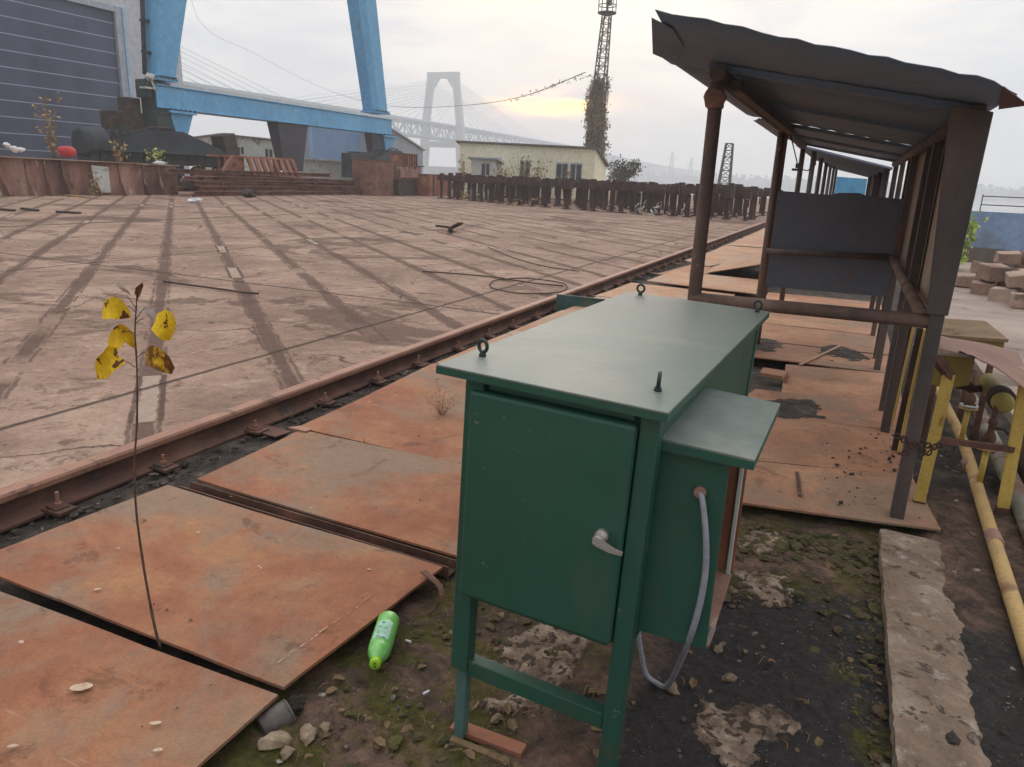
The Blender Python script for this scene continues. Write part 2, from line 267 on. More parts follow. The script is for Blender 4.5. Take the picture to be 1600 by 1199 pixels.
def slab_material():
    m, g, b = material('yard_slab'); P = coords(g, True); x, y, z = g.xyz(P)
    wob = g.m('MULTIPLY', g.m('SUBTRACT', g.noise(P, 1.1, 4), .5), .16)
    wob2 = g.m('MULTIPLY', g.m('SUBTRACT', g.noise(P, 7.0, 4), .5), .06)
    u = g.m('DIVIDE', g.m('ADD', g.m('ADD', y, g.m('MULTIPLY', x, .9)), -.93), 1.345)
    t = g.m('ADD', g.m('DIVIDE', g.m('ADD', u, g.m('MULTIPLY', wob, .25)), .989), .5)
    idx = g.m('FLOOR', t); d = g.m('MULTIPLY', g.m('ABSOLUTE', g.m('SUBTRACT', g.m('FRACT', t), .5)), .989)
    v = g.m('DIVIDE', g.m('SUBTRACT', g.m('MULTIPLY', y, .9), x), 1.345)
    seg = g.m('FLOOR', g.m('DIVIDE', g.m('ADD', v, g.m('MULTIPLY', idx, .37)), 1.15))
    wn = g.new('ShaderNodeTexWhiteNoise', noise_dimensions='2D'); g.l.new(g.comb(seg, idx, 0.0), wn.inputs[0])
    w = g.m('ADD', .062, g.m('MULTIPLY', g.m('SUBTRACT', g.noise(P, .9, 3), .5), .13))
    dd = g.m('ADD', g.m('ADD', d, wob2), g.m('MULTIPLY', g.m('SUBTRACT', g.noise(P, 24, 4, .7), .5), .05))
    strip = g.m('SUBTRACT', 1.0, g.sstep(g.m('SUBTRACT', dd, w), -.012, .022))
    lightseg = g.m('MULTIPLY', g.m('GREATER_THAN', wn.outputs[0], .93), g.m('LESS_THAN', dd, .06))
    pres = g.sstep(g.noise(g.comb(g.m('MULTIPLY', v, .34), g.m('MULTIPLY', idx, 3.7), 0.0), 1.0, 3, .6), .33, .41)
    ln2 = g.m('MULTIPLY', g.m('SUBTRACT', 1.0, g.sstep(g.m('ABSOLUTE', g.m('SUBTRACT', g.m('ADD', d, wob2), .088)), .006, .024)), g.sstep(g.noise(P, 2.2, 4), .42, .52))
    strip = g.m('MAXIMUM', g.m('MULTIPLY', strip, pres), g.m('MULTIPLY', ln2, .9))
    stripdirt = g.m('MULTIPLY', strip, g.m('SUBTRACT', 1.0, lightseg))
    edge = g.m('MULTIPLY', g.m('GREATER_THAN', wn.outputs[0], .93), g.m('SUBTRACT', 1.0, g.sstep(g.m('ABSOLUTE', g.m('SUBTRACT', d, .088)), .012, .022)))
    # joints of the slabs
    js = []
    for x0, wd in ((-4.5, .022), (-10.9, .025), (-24.6, .03), (-17.8, .10)):
        js.append(g.m('SUBTRACT', 1.0, g.sstep(g.m('ABSOLUTE', g.m('ADD', g.m('SUBTRACT', x, x0), g.m('MULTIPLY', wob, .5))), wd*.5, wd*1.6)))
    yj = g.m('ABSOLUTE', g.m('SUBTRACT', g.m('FRACT', g.m('DIVIDE', g.m('ADD', g.m('ADD', y, -7.9), g.m('ADD', wob, 3.4)), 6.8)), .5))
    js.append(g.m('SUBTRACT', 1.0, g.sstep(yj, .002, .0065)))
    jt = js[0]
    for q in js[1:]: jt = g.m('MAXIMUM', jt, q)
    crk = g.vor(g.vm('ADD', P, g.vm('SCALE', g.noise(P, 1.5, 3, col=True), (0, 0, 0))), .33, 0, 'DISTANCE_TO_EDGE')
    n1 = g.noise(P, .55, 8, .62, .5); n2 = g.noise(g.vm('ADD', P, (20, 11, 0)), .32, 7, .66, .9); n3 = g.noise(P, 9.0, 6, .68)
    base = g.ramp(n1, [(.3, srgb(120,97,84)), (.48, srgb(146,119,103)), (.62, srgb(166,139,121)), (.76, srgb(160,134,113))])
    rub = g.noise(g.vm('ADD', P, (3, 8, 0)), 2.4, 9, .74, .7)
    base = g.mix(g.m('MULTIPLY', g.sstep(rub, .53, .66), .42), base, srgb(190,166,148))
    base = g.mix(g.m('MULTIPLY', g.sstep(g.noise(g.vm('ADD', P, (31, 8, 0)), 3.6, 9, .76, .7), .55, .62), .7), base, srgb(112,88,76))
    dirt = g.mix(n3, srgb(66,50,43), srgb(112,86,74))
    pat = g.m('MAXIMUM', g.sstep(n2, .555, .59), g.m('MULTIPLY', g.sstep(g.noise(P, 1.3, 9, .74, .5), .57, .62), .8))
    pit = g.m('MAXIMUM', g.sstep(g.noise(P, 6.5, 7, .74), .60, .64), g.m('MULTIPLY', g.sstep(g.vor(g.vm('ADD', P, g.vm('MULTIPLY', g.noise(P, 7, 3, col=True), (.25, .25, 0))), 2.2), .16, .11), g.m('GREATER_THAN', g.noise(P, 1.7, 2), .5)))
    base = g.mix(.8, base, g.mix(1.0, base, g.ramp(g.noise(g.vm('ADD', P, (2, 5, 0)), 7.5, 8, .78, .4), [(.3, .66), (.5, 1.0), (.7, 1.24)]), 'MULTIPLY'))
    c = g.mix(g.m('MULTIPLY', pat, .72), base, dirt)
    c = g.mix(g.m('MULTIPLY', pit, .6), c, srgb(78,60,52))
    c = g.mix(g.m('MULTIPLY', stripdirt, .85), c, dirt)
    c = g.mix(g.m('MULTIPLY', lightseg, .8), c, g.mix(n3, srgb(136,116,104), srgb(188,168,150)))
    c = g.mix(g.m('MULTIPLY', edge, .7), c, srgb(84,66,58))
    ck = g.m('MULTIPLY', g.m('SUBTRACT', 1.0, g.sstep(g.vor(g.vm('ADD', P, g.vm('MULTIPLY', g.noise(P, 1.1, 5, col=True), (.9, .9, 0))), .30, 0, 'DISTANCE_TO_EDGE'), .0015, .006)), g.sstep(n1, .40, .52))
    c = g.mix(g.m('MULTIPLY', ck, .8), c, srgb(66,52,46))
    c = g.mix(g.m('MULTIPLY', jt, .85), c, srgb(66,52,45))
    moss = g.m('MULTIPLY', js[3], g.sstep(n3, .4, .6))
    c = g.mix(g.m('MULTIPLY', moss, .8), c, srgb(92,86,52))
    c = g.mix(.6, c, g.mix(1.0, c, g.ramp(g.noise(P, 32, 6, .75), [(.3, .6), (.7, 1.34)]), 'MULTIPLY'))
    g.set(b.inputs['Base Color'], c); b.inputs['Roughness'].default_value = .92; b.inputs['Specular IOR Level'].default_value = .2
    h = g.m('SUBTRACT', g.m('ADD', g.m('MULTIPLY', n3, .5), g.m('MULTIPLY', g.noise(P, 60, 4), .25)), g.m('ADD', g.m('MULTIPLY', jt, 1.2), g.m('MULTIPLY', stripdirt, .5)))
    bump(g, b, h, .8, .015); return m
M['slab'] = slab_material()
def dirt_material():
    m, g, b = material('dirt'); P = coords(g, True); x, y, z = g.xyz(P)
    n = g.noise(P, 4.2, 9, .74, .6); nf = g.noise(P, 28, 6, .7); nl = g.noise(g.vm('ADD', P, (5, 2, 0)), 1.7, 5, .6, .3)
    mud = g.ramp(n, [(.3, srgb(50,42,36)), (.46, srgb(84,70,60)), (.58, srgb(118,94,80)), (.72, srgb(150,118,102))])
    black = g.mix(nf, srgb(38,37,37), srgb(74,69,66))
    xx = g.m('ADD', x, g.m('MULTIPLY', g.m('SUBTRACT', nl, .5), .5))
    yy = g.m('ADD', y, g.m('MULTIPLY', g.m('SUBTRACT', nl, .5), .7))
    right = g.m('MULTIPLY', g.sstep(xx, -.50, -.36), g.m('SUBTRACT', 1.0, g.sstep(yy, 2.95, 3.25)))
    c = g.mix(right, mud, black)
    mossm = g.sstep(g.noise(g.vm('ADD', P, (1, 9, 0)), 4.5, 7, .65, .6), .46, .58)
    nearplate = g.m('MAXIMUM', g.m('MULTIPLY', g.sstep(yy, 2.9, 3.15), g.m('LESS_THAN', x, .5)), g.m('MULTIPLY', g.m('SUBTRACT', 1.0, g.sstep(xx, -.75, -.45)), 1.0))
    nearplate = g.m('MAXIMUM', nearplate, g.m('MULTIPLY', g.sstep(xx, .16, .30), g.m('SUBTRACT', 1.0, g.sstep(xx, .45, .55))))
    c = g.mix(g.m('MULTIPLY', g.m('MULTIPLY', mossm, nearplate), .85), c, g.mix(nf, srgb(42,44,20), srgb(104,98,44)))
    speck = g.m('MAXIMUM', g.sstep(g.vor(P, 55), .14, .08), g.sstep(g.vor(g.vm('ADD', P, (3, 1, 0)), 120), .16, .10)); spk = g.m('MULTIPLY', speck, g.m('GREATER_THAN', g.noise(P, 23, 2), .56))
    c = g.mix(g.m('MULTIPLY', spk, .75), c, g.mix(n, srgb(120,108,98), srgb(206,198,190)))
    c = g.mix(.7, c, g.mix(1.0, c, g.ramp(nf, [(.3, .62), (.7, 1.35)]), 'MULTIPLY'))
    g.set(b.inputs['Base Color'], c); b.inputs['Roughness'].default_value = .95; b.inputs['Specular IOR Level'].default_value = .15
    bump(g, b, g.m('ADD', g.m('ADD', nf, g.m('MULTIPLY', n, 1.5)), g.m('MULTIPLY', g.noise(P, 90, 4), .5)), 1.0, .018); return m
M['dirt'] = dirt_material()
M['apron'] = weathered('apron', [(.3, srgb(134,116,106)), (.5, srgb(160,142,130)), (.7, srgb(176,160,146))], .8, .92, srgb(110,94,84), 1.2, .58, .7, 40, .4, .006, world=True, spot2=srgb(128,110,98), s2scale=4, s2lo=.6, s2hi=.7)
M['land'] = weathered('land', [(.3, srgb(112,98,88)), (.7, srgb(150,136,122))], .1, .95, srgb(96,94,76), .2, .56, .66, 3, .3, .02, world=True)
def water_material():
    m, g, b = material('water'); P = coords(g, True)
    b.inputs['Base Color'].default_value = (*srgb(120,126,128), 1); b.inputs['Roughness'].default_value = .12
    bump(g, b, g.noise(P, .35, 4, .6), .25, .4); return m
M['water'] = water_material()

# ------------------------------------------------------------------ mesh helpers
class MB:
    def __init__(s): s.v = []; s.f = []; s.sm = []
    def add(s, vs, fs, smooth=False):
        o = len(s.v); s.v += [Vector(v) for v in vs]; s.f += [tuple(i+o for i in f) for f in fs]; s.sm += [smooth]*len(fs); return s
    def box(s, c, d, rot=None, taper=1.0):
        x, y, z = (q/2 for q in d); c = Vector(c)
        vs = [Vector((sx*x*(taper if sz > 0 else 1), sy*y*(taper if sz > 0 else 1), sz*z)) for sz in (-1, 1) for sy in (-1, 1) for sx in (-1, 1)]
        if rot is not None:
            R = Euler(rot).to_matrix(); vs = [R@v for v in vs]
        return s.add([v+c for v in vs], [(0,2,3,1),(4,5,7,6),(0,1,5,4),(2,6,7,3),(0,4,6,2),(1,3,7,5)])
    def prism(s, poly, ext):
        """polygon (3-D points) extruded by a vector"""
        n = len(poly); p = [Vector(q) for q in poly]; e = Vector(ext)
        return s.add(p+[q+e for q in p], [tuple(range(n-1, -1, -1)), tuple(range(n, 2*n))]+[(i, (i+1) % n, n+(i+1) % n, n+i) for i in range(n)])
    def plate(s, poly, t):
        """flat horizontal-ish sheet: top outline given, thickness t downwards"""
        return s.prism([Vector(q)-Vector((0, 0, t)) for q in poly], (0, 0, t))
    def tube(s, pts, r, n=8, smooth=True, cap=True):
        pts = [Vector(p) for p in pts]; k = len(pts); rs = r if isinstance(r, (list, tuple)) else [r]*k
        vs = []; up = None
        for i, p in enumerate(pts):
            t = (pts[min(i+1, k-1)]-pts[max(i-1, 0)]).normalized()
            if up is None: up = t.orthogonal().normalized()
            a = up - t*up.dot(t); a = a.normalized() if a.length > 1e-6 else t.orthogonal().normalized(); up = a; b = t.cross(a)
            vs += [p + (a*cos(2*pi*j/n+pi/n) + b*sin(2*pi*j/n+pi/n))*rs[i] for j in range(n)]
        fs = [(i*n+j, i*n+(j+1) % n, (i+1)*n+(j+1) % n, (i+1)*n+j) for i in range(k-1) for j in range(n)]
        o = len(s.v); s.add(vs, fs, smooth)
        if cap: s.f += [tuple(o+j for j in range(n-1, -1, -1)), tuple(o+(k-1)*n+j for j in range(n))]; s.sm += [False, False]
        return s
    def bar(s, a, b, w, h=None):
        """rectangular bar from a to b"""
        a, b = Vector(a), Vector(b); t = (b-a).normalized(); h = h or w
        up = Vector((0, 0, 1)) if abs(t.z) < .95 else Vector((0, 1, 0))
        x = t.cross(up).normalized()*(w/2); y = x.cross(t).normalized()*(h/2)
        q = [-x-y, x-y, x+y, -x+y]
        return s.add([a+k for k in q]+[b+k for k in q], [(3,2,1,0),(4,5,6,7),(0,1,5,4),(1,2,6,5),(2,3,7,6),(3,0,4,7)])
    def lathe(s, prof, n=20, c=(0, 0, 0), axis='Z', smooth=True):
        c = Vector(c); vs = []
        for r, z in prof:
            for j in range(n):
                a = 2*pi*j/n
                v = Vector((r*cos(a), r*sin(a), z)) if axis == 'Z' else (Vector((z, r*cos(a), r*sin(a))) if axis == 'X' else Vector((r*cos(a), z, r*sin(a))))
                vs.append(c+v)
        k = len(prof); fs = [(i*n+j, i*n+(j+1) % n, (i+1)*n+(j+1) % n, (i+1)*n+j) for i in range(k-1) for j in range(n)]
        o = len(s.v); s.add(vs, fs, smooth); s.f += [tuple(o+j for j in range(n-1, -1, -1)), tuple(o+(k-1)*n+j for j in range(n))]; s.sm += [False]*2
        return s
    def torus(s, c, R, r, axis, n=20, m=8):
        c = Vector(c); ax = Vector(axis).normalized(); a = ax.orthogonal().normalized(); b = ax.cross(a); vs = []
        for i in range(n):
            d = a*cos(2*pi*i/n)+b*sin(2*pi*i/n)
            for j in range(m): vs.append(c+d*(R+r*cos(2*pi*j/m))+ax*r*sin(2*pi*j/m))
        return s.add(vs, [(i*m+j, ((i+1) % n)*m+j, ((i+1) % n)*m+(j+1) % m, i*m+(j+1) % m) for i in range(n) for j in range(m)], True)
    def leaf(s, c, size, rng=random, asp=.6, d=None):
        c = Vector(c); a = Vector((rng.gauss(0, 1), rng.gauss(0, 1), rng.gauss(0, 1))) if d is None else Vector(d); a.normalize()
        b = a.cross(Vector((rng.gauss(0, 1), rng.gauss(0, 1), rng.gauss(0, 1)))).normalized()*size*asp*.5; a = a*size
        return s.add([c, c+a*.5+b, c+a, c+a*.5-b], [(0, 1, 2, 3)])
    def rock(s, c, d, seed=0, sub=1, rot=0.):
        bm = bmesh.new(); bmesh.ops.create_icosphere(bm, subdivisions=sub, radius=1.0); c = Vector(c); R = Euler((0, 0, rot)).to_matrix()
        vs = []
        for v in bm.verts:
            k = 1+.62*mnoise.noise(v.co*1.4+Vector((seed*3.1, seed*1.7, seed)))+.22*mnoise.noise(v.co*3.7+Vector((seed*2.1, 5, seed))); q = v.co*k
            vs.append(c+R@Vector((q.x*d[0]/2, q.y*d[1]/2, q.z*d[2]/2)))
        fs = [tuple(v.index for v in f.verts) for f in bm.faces]; bm.free(); return s.add(vs, fs, sub > 2)
    def build(s, name, mat, parent=None, loc=None, bevel=0., seg=2, uv=False):
        me = bpy.data.meshes.new(name); o = Vector(loc) if loc is not None else None
        me.from_pydata([(v-o if o else v)[:] for v in s.v], [], s.f); me.materials.append(M[mat] if isinstance(mat, str) else mat)
        me.polygons.foreach_set('use_smooth', s.sm)
        bm = bmesh.new(); bm.from_mesh(me); bmesh.ops.recalc_face_normals(bm, faces=bm.faces)
        if bevel: bmesh.ops.bevel(bm, geom=[e for e in bm.edges if len(e.link_faces) == 2 and e.calc_face_angle(0) > .5], offset=bevel, segments=seg, profile=.5, affect='EDGES', clamp_overlap=True)
        bm.to_mesh(me); bm.free(); me.update()
        ob = bpy.data.objects.new(name, me); COL.objects.link(ob)
        if o: ob.location = o
        if parent is not None: ob.parent = parent
        return ob
def tag(o, label=None, cat=None, group=None, kind=None):
    if label: o['label'] = label
    if cat: o['category'] = cat
    if group: o['group'] = group
    if kind: o['kind'] = kind
    return o
def empty(name, loc=(0, 0, 0), rz=0.):
    o = bpy.data.objects.new(name, None); o.location = loc; o.rotation_euler = (0, 0, rz); o.empty_display_size = .1; COL.objects.link(o); return o
def copy_tree(o, parent=None):
    c = o.copy(); COL.objects.link(c)
    if parent is not None: c.parent = parent
    for ch in list(o.children): copy_tree(ch, c)
    return c
def struct(o): o['kind'] = 'structure'; return o
def V(*a): return Vector(a)
def part(mb, name, mat, parent, bevel=0., **kw):
    """mb holds world coordinates; the part is stored relative to its thing's base"""
    r = parent
    while r.parent is not None: r = r.parent
    mb.v = [v-r.location for v in mb.v]
    return mb.build(name, mat, parent, None, bevel, **kw)

# ------------------------------------------------------------------ the setting
GZ = -.07
def grid(name, mat, x0, x1, y0, y1, z, nx=1, ny=1, amp=0., fr=4., edge_x=None):
    mb = MB()
    for j in range(ny+1):
        for i in range(nx+1):
            x = x0+(x1-x0)*i/nx; y = y0+(y1-y0)*j/ny; p = Vector((x*fr, y*fr, 3.))
            mb.v.append(Vector((x, y, z + (amp*(mnoise.noise(p)+.5*mnoise.noise(p*2.7)+.35*mnoise.noise(p*6.1)+.25*mnoise.noise(p*13)) if amp else 0))))
    for j in range(ny):
        for i in range(nx):
            a = j*(nx+1)+i; mb.f.append((a, a+1, a+nx+2, a+nx+1)); mb.sm.append(True)
    return struct(mb.build(name, mat))
# land of the shipyard: one raised block that ends at the river
mb = MB(); mb.prism([(-300, -80, -8), (11, -80, -8), (11, 30, -8), (2, 95, -8), (-120, 140, -8), (-300, 140, -8)], (0, 0, 7.7))
struct(mb.build('ground', 'land'))
grid('riverbed', 'land', -1900, 1900, -600, 1900, -9.)
grid('river', 'water', -1890, 1890, -590, 1890, -5.)
mb = MB(); mb.prism([(-118, -60, -.29), (-3.62, -60, -.29), (-3.62, 110, -.29), (-118, 110, -.29)], (0, 0, .29)); struct(mb.build('concrete_yard', 'slab'))
grid('dirt_ground', 'dirt', -1.75, 1.4, .3, 4.6, GZ, 330, 440, .016, 3.2)
_d = bpy.data.objects['dirt_ground'].data
for _v in _d.vertices:
    _t = min(1, max(0, (_v.co.x-.48)/.14)); _v.co.z += .042*_t*_t*(3-2*_t)
grid('trench_ground', 'ballast_dirt', -3.62, -1.75, -3, 70, GZ-.06, 20, 300, .03, 3.)
grid('path_ground', 'ballast_dirt', -1.76, 1.6, 4.58, 70, GZ-.03, 30, 240, .03, 3.)
mb = MB(); mb.prism([(1.36, 3, -.29), (9.5, 3, -.29), (9.5, 30, -.29), (1.6, 70, -.29), (1.36, 40, -.29)], (0, 0, .275)); struct(mb.build('concrete_apron', 'apron'))
# low concrete kerb beside the cabinet, broken along its edges
def kerb():
    mb = MB(); n = 90; L = []; R_ = []
    for i in range(n+1):
        y = .9+(3.80-.9)*i/n
        L.append((-.0+.360+.009*mnoise.noise(Vector((y*5, 1, 0)))+.008*mnoise.noise(Vector((y*23, 1, 0))), y))
        R_.append((-.0+.665+.022*mnoise.noise(Vector((y*2.2, 7, 0)))+.02*mnoise.noise(Vector((y*13, 7, 0))), y))
    vs = []; m = 10
    for (lx, y), (rx, _) in zip(L, R_):
        for k in range(m+1):
            x = lx+(rx-lx)*k/m; q = Vector((x*7, y*7, 0)); z = -.012+.006*mnoise.noise(q)+.004*mnoise.noise(q*3)
            if k > m*.6: z -= .035*((k/m-.6)/.4)**1.6
            vs.append((x, y, z))
    o = len(vs); w = m+1
    fs = [(j*w+i, j*w+i+1, (j+1)*w+i+1, (j+1)*w+i) for j in range(n) for i in range(m)]
    mb.add(vs, fs, True)
    low = [(lx, y, -.2) for lx, y in L]+[(rx, y, -.2) for rx, y in R_]
    top = [vs[j*w] for j in range(n+1)]+[vs[j*w+m] for j in range(n+1)]
    mb.add(top+low, [(j, j+1, 2*n+2+j+1, 2*n+2+j) for j in range(n)]+[(n+1+j, n+2+j, 3*n+4+j, 3*n+3+j) for j in range(n)])
    return struct(mb.build('concrete_kerb', 'concrete'))
kerb()
# far bank of the river: low hills
def bank(name, pts, hgt, depth, seed):
    mb = MB(); n = 160; pts = [Vector((*p, -6)) for p in pts]; vs = []
    seg = [(pts[i+1]-pts[i]).length for i in range(len(pts)-1)]; tot = sum(seg)
    for i in range(n+1):
        s = tot*i/n; k = 0
        while k < len(seg)-1 and s > seg[k]: s -= seg[k]; k += 1
        p = pts[k].lerp(pts[k+1], s/seg[k]); d = Vector((p.x, p.y, 0)).normalized()
        h = hgt*(.75+.5*mnoise.noise(Vector((i*.11, seed, 0)))+.25*mnoise.noise(Vector((i*.53, seed, 3))))
        vs += [p, p+V(0, 0, 4), p+d*depth*.3+V(0, 0, 5+h*.5), p+d*depth*.6+V(0, 0, 6+h), p+d*depth-V(0, 0, 2)]
    fs = [(i*5+j, i*5+j+1, i*5+j+6, i*5+j+5) for i in range(n) for j in range(4)]
    mb.add(vs, fs, True); return struct(mb.build(name, 'bank'))
bank('far_bank', [(-1500, 700), (-900, 1250), (-420, 1500), (0, 1350), (500, 1050), (1000, 700), (1400, 100)], 17, 260, 4)
mb = MB(); rg = random.Random(3)
for i in range(1500):
    a = rad(rg.uniform(-16, 60)); d = rg.uniform(1180, 1330) if a < rad(20) else rg.uniform(1150, 1260)
    h = rg.uniform(8, 17); c = V(sin(a)*d, cos(a)*d, -1)
    for k in range(9): mb.leaf(c+V(rg.gauss(0, 4), rg.gauss(0, 4), rg.uniform(.1, 1)*h), rg.uniform(4, 8), rg, .9)
tag(mb.build('far_trees', 'tree_leaf'), 'hazy line of trees along the far bank of the river', 'trees', kind='stuff')

# ------------------------------------------------------------------ green electrical cabinet
def cabinet():
    R0 = empty('electrical_cabinet', (-.630, 1.655, GZ), rad(-2.2)); R0.rotation_euler = (0, rad(1.9), rad(-2.2))
    tag(R0, 'tall dark green steel cabinet on legs with four lifting eyes on its lid coloured with sky sheen', 'cabinet')
    z0 = -GZ; B = lambda mb, n, m, p, bv=0.: mb.build(n, m, p, None, bv)
    W2, D = .262, 1.50
    mb = MB(); mb.box((0, D/2, z0+.755), (2*W2-.012, D-.02, .65)); B(mb, 'body', 'green', R0, .004)
    mb = MB(); mb.box((0, .004, z0+1.072), (2*W2-.13, .03, .028)); B(mb, 'frame_bar', 'green', R0, .003); mb = MB(); mb.box((0, .004, z0+.448), (2*W2-.13, .03, .034)); B(mb, 'frame_bar', 'green', R0, .003)
    for sx, w, lo, nm in ((-1, .055, .185, 'leg'), (1, .048, -z0-.03, 'leg')):
        mb = MB(); mb.box((sx*(W2-w/2), .006, z0+(1.085+lo)/2), (w, .05, 1.085-lo)); B(mb, nm, 'green', R0, .004)
    for sx in (-1, 1):
        mb = MB(); mb.box((sx*(W2-.022), D-.02, z0+.5), (.044, .044, 1.14)); B(mb, 'leg', 'green', R0, .003)
    mb = MB(); mb.box((-W2+.032, .012, z0+.07), (.034, .034, .28)); B(mb, 'foot_stub', 'teal_sheet', R0, .003)
    mb = MB(); mb.box((0, .012, z0+.195), (2*W2-.10, .042, .050)); B(mb, 'stretcher', 'green', R0, .003)
    mb = MB(); mb.box((0, D-.02, z0+.195), (2*W2-.08, .03, .04)); B(mb, 'stretcher', 'green', R0, .003)
    mb = MB(); mb.box((-.015, -.024, z0+.752), (.452, .026, .606)); d = B(mb, 'door', 'green', R0, .011)
    mb = MB(); mb.lathe([(.0, -.042), (.011, -.042), (.013, -.038), (.013, -.02), (.017, -.018), (.017, 0)], 18, (.160, -.034, z0+.758), 'Y')
    mb.prism([(.148, -.070, z0+.764), (.158, -.070, z0+.768), (.168, -.070, z0+.764), (.205, -.072, z0+.750), (.226, -.072, z0+.748), (.226, -.072, z0+.741), (.196, -.072, z0+.740), (.162, -.070, z0+.744), (.150, -.070, z0+.750)], (0, -.011, 0)); B(mb, 'handle', 'steel', d)
    mb = MB(); n = 14
    # lid: thin folded sheet with a small drip edge
    lx0, lx1, ly0, ly1 = -.335, .284, -.050, 1.565
    mb.box(((lx0+lx1)/2, (ly0+ly1)/2, z0+1.106), (lx1-lx0, ly1-ly0, .006)); lid = B(mb, 'lid', 'green_sky_sheen', R0, .002)
    mb = MB(); mb.box(((lx0+lx1)/2, ly0+.003, z0+1.094), (lx1-lx0, .004, .019)); mb.box((lx0+.002, (ly0+ly1)/2, z0+1.094), (.004, ly1-ly0-.01, .019)); mb.box((lx1-.002, (ly0+ly1)/2, z0+1.094), (.004, ly1-ly0-.01, .019)); mb.box(((lx0+lx1)/2, ly1-.003, z0+1.094), (lx1-lx0, .004, .019))
    B(mb, 'lid_edge', 'green', lid)
    for ex, ey, ax in ((-.282, .105, (.35, 1, 0)), (.215, .105, (1, .25, 0)), (-.262, 1.515, (.1, 1, 0)), (.240, 1.505, (.3, 1, 0))):
        mb = MB(); mb.torus((ex, ey, z0+1.138), .0165, .0052, ax, 22, 8); mb.lathe([(.010, 0), (.010, .006), (.006, .012), (.006, .018)], 12, (ex, ey, z0+1.109)); B(mb, 'lifting_eye', 'eye_dark', R0)
    return R0
cabinet()
def junction_box():
    R0 = empty('junction_box', (-.27, 1.69, .46)); tag(R0, 'small green box with a sloped lid fixed to the right side of the tall cabinet', 'junction box')
    mb = MB(); mb.box((-.266, 1.694, .716), (.186, .008, .512)); part(mb, 'front_panel', 'green', R0, .003)
    mb = MB(); mb.box((-.352, 1.905, .716), (.010, .41, .50)); part(mb, 'back_plate', 'green', R0)
    mb = MB(); mb.box((-.256, 2.11, .716), (.18, .008, .49)); part(mb, 'rusty_panel', 'orange_rust', R0)
    mb = MB(); mb.box((-.257, 1.903, .462), (.178, .40, .008)); part(mb, 'floor_plate', 'rust_sheet', R0)
    mb = MB(); mb.box((-.180, 2.105, .705), (.012, .022, .53)); part(mb, 'worn_rim', 'offwhite', R0, .002)
    mb = MB(); mb.box((-.171, 2.118, .705), (.006, .012, .53)); part(mb, 'outer_flange', 'green', R0)
    A, B_, C_, D_ = V(-.372, 1.668, 1.010), V(-.117, 1.664, .998), V(-.104, 2.16, 1.002), V(-.356, 2.16, 1.020)
    mb = MB(); mb.plate([A, B_, C_, D_], .005); lid = part(mb, 'lid', 'green_sky_sheen', R0)
    mb = MB(); mb.prism([A-V(0, 0, .0052), B_-V(0, 0, .0052), B_-V(0, 0, .026), A-V(0, 0, .030)], (0, .003, 0)); part(mb, 'lid_edge', 'green', lid)
    mb = MB(); mb.prism([B_-V(0, -.0035, .0052), C_-V(0, 0, .0052), C_-V(0, 0, .026), B_-V(0, -.0035, .026)], (-.003, 0, 0)); part(mb, 'lid_edge', 'green', lid)
    mb = MB(); mb.torus((-.232, 1.689, .885), .0165, .0032, (0, 1, 0), 20, 6); part(mb, 'port_ring', 'green', R0)
    mb = MB(); mb.lathe([(.0145, -.012), (.0145, .004)], 16, (-.232, 1.689, .885), 'Y'); part(mb, 'port', 'rust_sheet', R0)
    mb = MB(); mb.bar((-.168, 1.74, .50), (-.176, 1.72, .46), .006, .03); part(mb, 'bracket', 'steel', R0)
    pts = [V(-.232, 1.683, .884), on_y(1098, 785, 1.668), on_y(1103, 840, 1.664), on_y(1102, 895, 1.666), on_y(1092, 950, 1.668), on_y(1077, 1000, 1.69), on_y(1061, 1038, 1.86), on_y(1043, 1072, 2.1), on_y(1024, 1079, 2.19), on_y(1009, 1052, 2.2), on_y(1001, 1014, 2.2), on_y(997, 985, 2.2), on_y(995, 950, 2.2)]
    for p in pts: p.z = max(p.z, GZ+.012)
    sm = []
    for i in range(len(pts)-1):
        p0, p1, p2, p3 = pts[max(i-1, 0)], pts[i], pts[i+1], pts[min(i+2, len(pts)-1)]
        for k in range(5):
            t = k/5; sm.append(.5*((2*p1)+(-p0+p2)*t+(2*p0-5*p1+4*p2-p3)*t*t+(-p0+3*p1-3*p2+p3)*t**3))
    sm.append(pts[-1]); n = len(sm); mb = MB(); mb.tube(sm, [.0068+.0018*min(1, i/(n*.4)) for i in range(n)], 10)
    o = mb.build('conduit_hose', 'grey_pvc', None, (-.232, 1.68, .88)); tag(o, 'grey plastic hose hanging from the small green box down to the gravel', 'hose')
junction_box()

